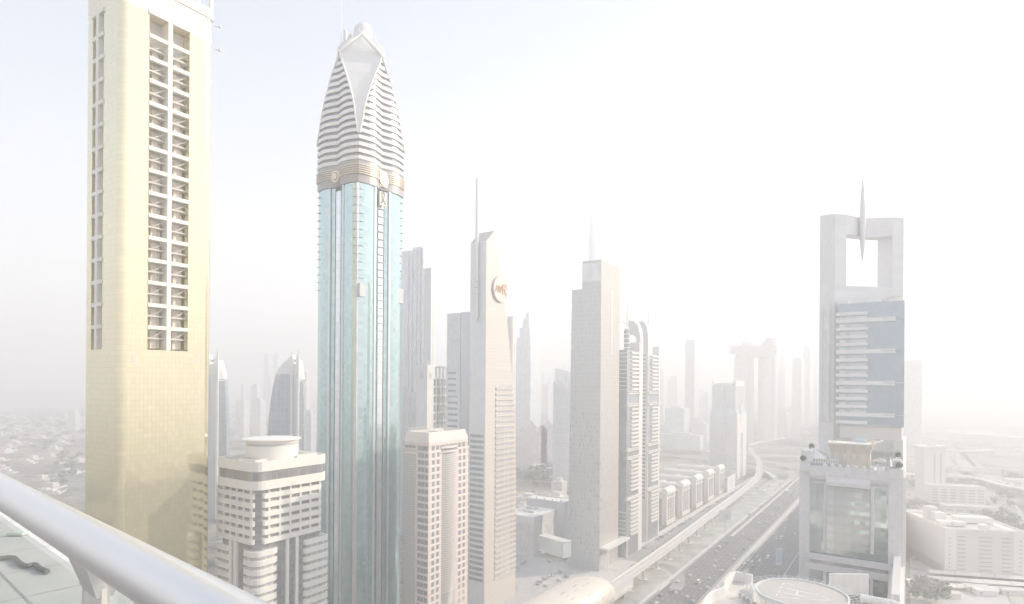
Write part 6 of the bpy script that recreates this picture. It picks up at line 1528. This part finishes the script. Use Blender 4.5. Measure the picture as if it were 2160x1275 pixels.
# hazy right-hand side
T('faint tall slab right of the white portal tower', 1910, 1945, 782, 2400, (.62,.60,.58)); T('ribbed beige slab close behind the grey block', 1903, 1932, 920, 760, (.58,.54,.51), name='beige_slab', cat='building', yref=930, split=.3)
def right_side():
    b = Bld('two_slot_slab', 'pale slab building with two tall dark slots and an overhanging roof', 'building', 1950, 1944, 2003, 980, 770); m = mat('slab_render', (.66,.62,.58), .75, noise=.04)
    # this one faces the camera: its broad side spans the right face
    t = b.root; t.rotation_euler.z = R(12); w_ = 33; zt = Zat(1970,944,775); mb(m).box(0,w_,0,14,0,zt).build('wall', t); mb(plain).box(-3,w_+2,-3,16,zt,zt+2).build('roof_slab', t)
    for x in (14.5, 24.5): mb(mat('slab_slot', (.36,.36,.37), .5, pale=.3)).box(x,x+2.6,-.2,.5,6,zt-8).build('slot', t)
    mb(steel).box(12,20,2,8,zt+2,zt+4).build('roof_unit', t)
    def slab(name, label, px, py, w_, dep, h, yaw, c, nfl, ncol, cat='building', roofc=None):
        p = G(px, py); t = thing(name, label, cat, (p.x, p.y, 0), R(yaw)); m_ = mat(name+'_wall', c, .8, noise=.06, nscale=.3); mb(m_).box(0,w_,0,dep,0,h).build('wall', t)
        q = mb(roofc or plain); ringwall(q, rrect(-.2,w_+.2,-.2,dep+.2,.1,1), rrect(.5,w_-.5,.5,dep-.5,.1,1), h, h+1.2); q.build('parapet', t)
        mb(mat('roof_screed', (.62,.60,.56))).box(.3,w_-.3,.3,dep-.3,h,h+.25).build('roof', t)
        wm = mat('dull_window', (.34,.34,.35), .3, pale=.3)
        for r in range(nfl):
            for k in range(ncol): mb(wm).box(w_*(k+.18)/ncol, w_*(k+.82)/ncol, -.08, .2, 3+r*(h-4)/nfl, 3+r*(h-4)/nfl+1.4).build('window', t)
        return t
    slab('cream_office_slab', 'long low cream office with strip windows below the two-slot slab', 1963, 1062, 60, 18, 22, -14, (.72,.67,.58), 5, 6)
    slab('mall_box', 'wide hazy warehouse store in the far right haze', 2030, 935, 120, 60, 22, -8, (.58,.55,.52), 2, 6)
    slab('mall_box', 'second hazy warehouse store at the right picture edge', 2120, 945, 120, 60, 24, -8, (.58,.55,.52), 2, 6)
    slab('ship_shaped_block', 'low white curved-deck block beyond the overpass at the right edge', 2132, 1032, 50, 22, 12, -14, (.74,.72,.70), 3, 3)
    slab('green_wall_depot', 'long low depot with a grey roof behind the slotted block', 1992, 1082, 52, 14, 8, -14, (.58,.60,.55), 1, 5)
    slab('garage_block', 'pale walled yard building left of the slotted block', 1912, 1098, 34, 22, 7, -8, (.64,.61,.57), 1, 3)
    # white block with slotted grey centre
    p = G(1992, 1214); t = thing('slotted_white_block', 'white hospital-like block with rows of dark slots and rooftop plant', 'building', (p.x, p.y, 0), R(-9.5)); h = 36; w_ = 57; dep = 62
    gm = mat('slotted_grey', (.56,.54,.52), .8, noise=.04); wm = mat('tile_white', (.76,.75,.74), .6, grid=(.9,.9,.08,(.68,.67,.66)))
    mb(gm).box(8,w_-9,0,dep,0,h-1).build('centre_wall', t); mb(gm).box(0,w_,.6,dep,0,7).build('plinth', t)
    mb(wm).box(0,8,-.6,10,5,h).build('corner_pier', t); mb(wm).box(w_-9,w_,-.6,10,5,h).build('corner_pier', t); mb(wm).box(0,8,10,dep,0,h-.2).build('side_wall', t); mb(wm).box(w_-9,w_,10,dep,0,h-.2).build('side_wall', t)
    sl = mat('slot_shadow', (.34,.34,.34), .6, pale=.3)
    for r in range(9):
        z = 5+r*3.2
        for x0, x1 in ((9,14.5),(24,33.5),(w_-17,w_-10.5)): mb(sl).box(x0,x1,-.12,.3,z,z+.9).build('slot', t)
        if r < 8:
            mb(sl).box(2.6,3.8,-.72,-.5,z+1.6,z+2.5).build('window', t); mb(sl).box(w_-5,w_-3.6,-.72,-.5,z+1.6,z+2.5).build('window', t)
    rf = mat('roof_screed', (.62,.60,.56)); mb(rf).box(8,w_-9,1,dep-1,h-1,h-.6).build('roof', t)
    q = mb(plain); ringwall(q, rrect(0,w_,.1,dep,.1,1), rrect(.8,w_-.8,.9,dep-.8,.1,1), h-.2, h+1.2); q.build('parapet', t)
    for x0,x1,y0,y1,hh in ((3,12,14,20,3.4),(14,23,14,20,3.4),(8,16,30,40,7),(24,50,28,38,4.5),(28,34,3,9,4)): mb(plain).box(x0,x1,y0,y1,h,h+hh).build('roof_plant', t)
    mb(mat('green_grey_plant', (.52,.53,.48), .7)).box(6,14,38,46,h,h+10).build('cooling_tower', t)
    # shade canopies in rows
    for k in range(3):
        p = G(1957, 1213+k*13); t = thing('car_park_canopy', ['rear','middle','front'][k]+' row of pleated cream car park canopies below the slotted block', 'canopy', (p.x, p.y, 0), R(-13), 'car park canopies'); cm = mat('canopy_fabric', (.70,.65,.57), .8, noise=.06)
        for j in range(10):
            q = mb(cm); x = j*9; q.rings([[(x,-4,2.6),(x+9,-4,2.6),(x+9,4,2.6),(x,4,2.6)],[(x+.5,-.4,4.2),(x+8.5,-.4,4.2),(x+8.5,.4,4.2),(x+.5,.4,4.2)]]); q.build('shade_sail', t)
        for j in range(11): mb(steel).cyl(j*9,3,.15,0,2.6,6).build('post', t)
    # roads, overpass
    for pts, wd, m_ in (([(2010,935),(2042,985),(2100,1045),(2140,1100),(2175,1180),(2200,1260)],26,asph2),([(1985,945),(2010,990),(2045,1040),(2085,1100)],12,asph2),([(2000,925),(2070,990),(2180,1040)],14,asph2),([(1900,1196),(2000,1212),(2160,1246)],8,asph2),([(2130,1200),(2150,1245),(2165,1290)],14,mat('grass', (.26,.29,.21)))):
        ribbon('road', smooth_path([G(x, y) for x, y in pts]), wd, m_, .07)
    strip('car_park', 300, 640, 3, 60, lot, .055)
    path = smooth_path([G(1890,1000,9),G(1950,1002,9),(G(2060,1008,9)),G(2130,1024,9),G(2230,1042,9)]); t = thing('overpass', 'long pinkish overpass crossing the hazy right-hand road', 'flyover')
    om = mat('overpass_pink', (.66,.58,.53), .8, noise=.06); o = ribbon('deck', path, 22, om, 9.5, 1.8); o.parent = t; del o['kind']
    for off in (-11, 11):
        o = ribbon('parapet', [p_+Vector((0,off,0)) for p_ in path], .6, om, 10.8, 1.2); o.parent = t; del o['kind']
    for k in range(3, len(path)-1, 2): mb(om).box(path[k].x-1.5,path[k].x+1.5,path[k].y-7,path[k].y+7,0,7.7).build('pier', t)
    q = mb(om); 
    r = random.Random(3); n_ = 0
    for k in range(20):
        f = r.random(); i = int(f*(len(path)-2)); p_ = path[i].lerp(path[i+1], r.random()); c = r.choice(['white','white','silver','grey']); o = put_car((p_.x, p_.y+r.choice([-6,-3,4,7]), 9.56), R(-12), c, r.choice(['car','suv']), '%s car crossing the pinkish overpass, %s of twenty listed' % (c, ordn(k)), 'cars on the overpass')
    k = 0
    for row in range(5):
        for j in range(16):
            if r.random() < .85:
                f = j/15; x = 2100+f*48+row*7; y = 1062+f*92-row*4; p_ = G(x, y); c = r.choice(['white','white','white','silver','grey'])
                put_car((p_.x, p_.y, .1), R(-52)+r.uniform(-.05,.05), c, r.choice(['car','suv']), '%s car standing in the dense queue at the right edge, %s' % (c, ordn(k)), 'queue of cars at the right edge'); k += 1
    k = 0
    for x, y, nr in ((1936,1115,5),(1962,1122,6),(1926,1152,7),(1928,1170,7),(1966,1165,4),(1938,1065,8),(1925,1052,8),(1915,1040,7)):
        for j in range(nr):
            p_ = G(x+j*.4, y+j*2.1); c = r.choice(['white','white','silver','grey','black']); put_car((p_.x+r.uniform(-.3,.3), p_.y, .1), R(-8)+(math.pi if r.random() < .5 else 0), c, r.choice(['car','suv']), '%s car parked in the lot right of the grey block, %s' % (c, ordn(k)), 'cars in the right-hand car park'); k += 1
    k = 0
    for i in range(26):
        f = r.random(); x, y = 2012+f*100+r.uniform(-4,4), 945+f*105; p_ = G(x, y); c = r.choice(['white','silver','grey']); put_car((p_.x, p_.y, .1), R(-60), c, 'car', '%s car on the hazy right-hand road, %s' % (c, ordn(k)), 'traffic on the right-hand road'); k += 1
    for x, y, c, lb in ((1918,1238,(.74,.74,.74),'white tank trailer by the canopies'),(2040,1248,(.70,.66,.60),'row of pale containers at the bottom edge'),(2060,1256,(.72,.70,.68),'white site cabin at the bottom edge'),(1935,1252,(.68,.62,.55),'low sandy roof below the canopies'),(1980,1262,(.70,.60,.52),'peach awning roof at the bottom edge'),(2115,1255,(.66,.62,.58),'beige cabin pair near the right corner')):
        p_ = G(x, y); t = thing('site_building', lb, 'building', (p_.x, p_.y, 0), R(-10)); m_ = mat('site_%d' % x, c, .7, noise=.1); mb(m_).box(0,14,0,6,0,3.6).build('wall', t); q = mb(m_); q.rings([[(-.5,y_,3.6) ,(14.5,y_,3.6),(14.5,3,5) if y_ > 3 else (14.5,y_+1,4.2),(-.5,y_+1,4.2)] for y_ in (-.4,5.4)]); q.build('roof', t)
        mb(mat('dull_window', (.38,.38,.39))).box(2,4,-.1,.1,1,2.4).build('window', t)
right_side()
# cloud wisp is left to the sky; the terrace and its railing
def balcony():
    A, B = P(0, 1034, 1.53), P(300, 1208, .89); d = (B-A).normalized(); zr = (A.z+B.z)/2; A.z = B.z = zr
    d = (B-A).normalized(); out = Vector((-d.y, d.x, 0)); 
    if out.y < 0: out = -out
    ang = math.atan2(d.y, d.x)
    t = thing('balcony_railing', 'satin metal tube handrail with clamp, post and glass panels beneath', 'railing', (A.x, A.y, zr), ang)
    br = mat('brushed_steel', (.74,.74,.76), .30, metal=.85)
    mb(br).tube([(-1.6,0,0),(0,0,0),(1.2,0,0),(2.6,0,0)], .037, 40).build('handrail', t, smooth=True)
    # post at photo column 205
    px = ray(205, 1200)[0]; s_ = (px*A.y-A.x)/(d.x-px*d.y)
    pm_ = mat('satin_plate', (.74,.70,.66), .35, metal=.35)
    q = mb(pm_); q.box(s_-.028,s_+.046,-.006,.006,-1.15,-.055); q.build('post', t)
    q = mb(br); q.rings([[(s_+x_*.034, y_, z_) for x_, y_, z_ in ((-1,-.012,-.078),(1.25,-.012,-.078),(1.25,.012,-.078),(-1,.012,-.078))],[(s_+x_*.05, y_, z_) for x_, y_, z_ in ((-1,-.03,-.022),(1.1,-.03,-.022),(1.1,.03,-.022),(-1,.03,-.022))]]); q.build('saddle', t)
    q = mb(br); q.tube([(s_-.05,0,-.07),(s_-.05,0,-1.15)], .009, 12); q.lathe(s_-.05, 0, [(.001,-.082),(.013,-.075),(.013,-.06),(.001,-.052)], 12); q.build('glass_clamp', t, smooth=True)
    m = bpy.data.materials.new('balustrade_glass'); m.use_nodes = True; n = m.node_tree; n.nodes.clear()
    o_ = n.nodes.new('ShaderNodeOutputMaterial'); tr = n.nodes.new('ShaderNodeBsdfTransparent'); tr.inputs[0].default_value = (.92,.94,.92,1); gl = n.nodes.new('ShaderNodeBsdfGlossy'); gl.inputs['Roughness'].default_value = .02
    lw = n.nodes.new('ShaderNodeLayerWeight'); lw.inputs[0].default_value = .35; fr = n.nodes.new('ShaderNodeMath'); fr.operation = 'MULTIPLY_ADD'; n.links.new(lw.outputs['Facing'], fr.inputs[0]); fr.inputs[1].default_value = .28; fr.inputs[2].default_value = .05; mx = n.nodes.new('ShaderNodeMixShader'); n.links.new(fr.outputs[0], mx.inputs[0]); n.links.new(tr.outputs[0], mx.inputs[1]); n.links.new(gl.outputs[0], mx.inputs[2]); n.links.new(mx.outputs[0], o_.inputs[0])
    mb(m).box(-1.6,s_-.06,-.006,.006,-1.12,-.07).build('glass_panel', t); mb(m).box(s_+.075,2.6,-.006,.006,-1.12,-.045).build('glass_panel', t)
    # lower terrace roof with slabs, seen through the glass
    k = 3.2/(H-zr); A2 = Vector((A.x*k, A.y*k)); 
    tm = mat('terrace_slabs', (.56,.57,.55), .7, noise=.05, nscale=1.5)
    q = mb(tm); e0 = .97
    pts = [(A2-d.xy*30)*1.0, (A2+d.xy*22)*1.0]; i0 = Vector((A.x, A.y))+out.xy*.25
    P0, P1 = A2*.985-d.xy*30, A2*.985+d.xy*12
    q.quad((P0.x,P0.y,0),(P1.x,P1.y,0),((i0+d.xy*12).x,(i0+d.xy*12).y,0),((i0-d.xy*30).x,(i0-d.xy*30).y,0)); o = tag(q.build('terrace_roof'), kind='structure'); o.location.z = H-3.2
    q = mb(mat('slab_joint', (.30,.32,.31), .9, pale=.3)); dd = d.xy; nn = Vector((-dd.y, dd.x))
    for k in range(-14, 10):
        a_ = i0+dd*k*1.5; b_ = a_+nn*(P0-(i0-dd*30)).dot(nn)*.99; q.quad((*(a_-dd*.014),.004),(*(a_+dd*.014),.004),(*(b_+dd*.014),.004),(*(b_-dd*.014),.004))
    for k in range(1, 12):
        c_ = i0+nn*k*1.5
        if k*1.5 < (P0-(i0-dd*30)).dot(nn): q.quad((*(c_-dd*24),.008),(*(c_+dd*11),.008),(*(c_+dd*11+nn*.028),.008),(*(c_-dd*24+nn*.028),.008))
    o = tag(q.build('terrace_joints'), kind='structure'); o.location.z = H-3.2
    c = [G(x, y, H-3.15) for x, y in ((-40,1185),(-10,1180),(18,1176),(32,1178),(42,1188),(56,1194),(74,1191),(84,1199),(100,1206))]
    q = mb(mat('rubber_black', (.07,.07,.07), .6, pale=.15)); q.tube(smooth_path(c, 5), .04, 8); tag(q.build('cable', smooth=True), 'black cable snaking over the terrace slabs behind the glass', 'cable')
    p0 = G(40,1127,H-3.18); tag(mb(mat('green_cover', (.45,.65,.50), .6)).box(-.16,.16,-.12,.12,0,.05).build('drain_cover', loc=p0), 'small pale green cover plate on the terrace slabs', 'cover plate')
balcony()
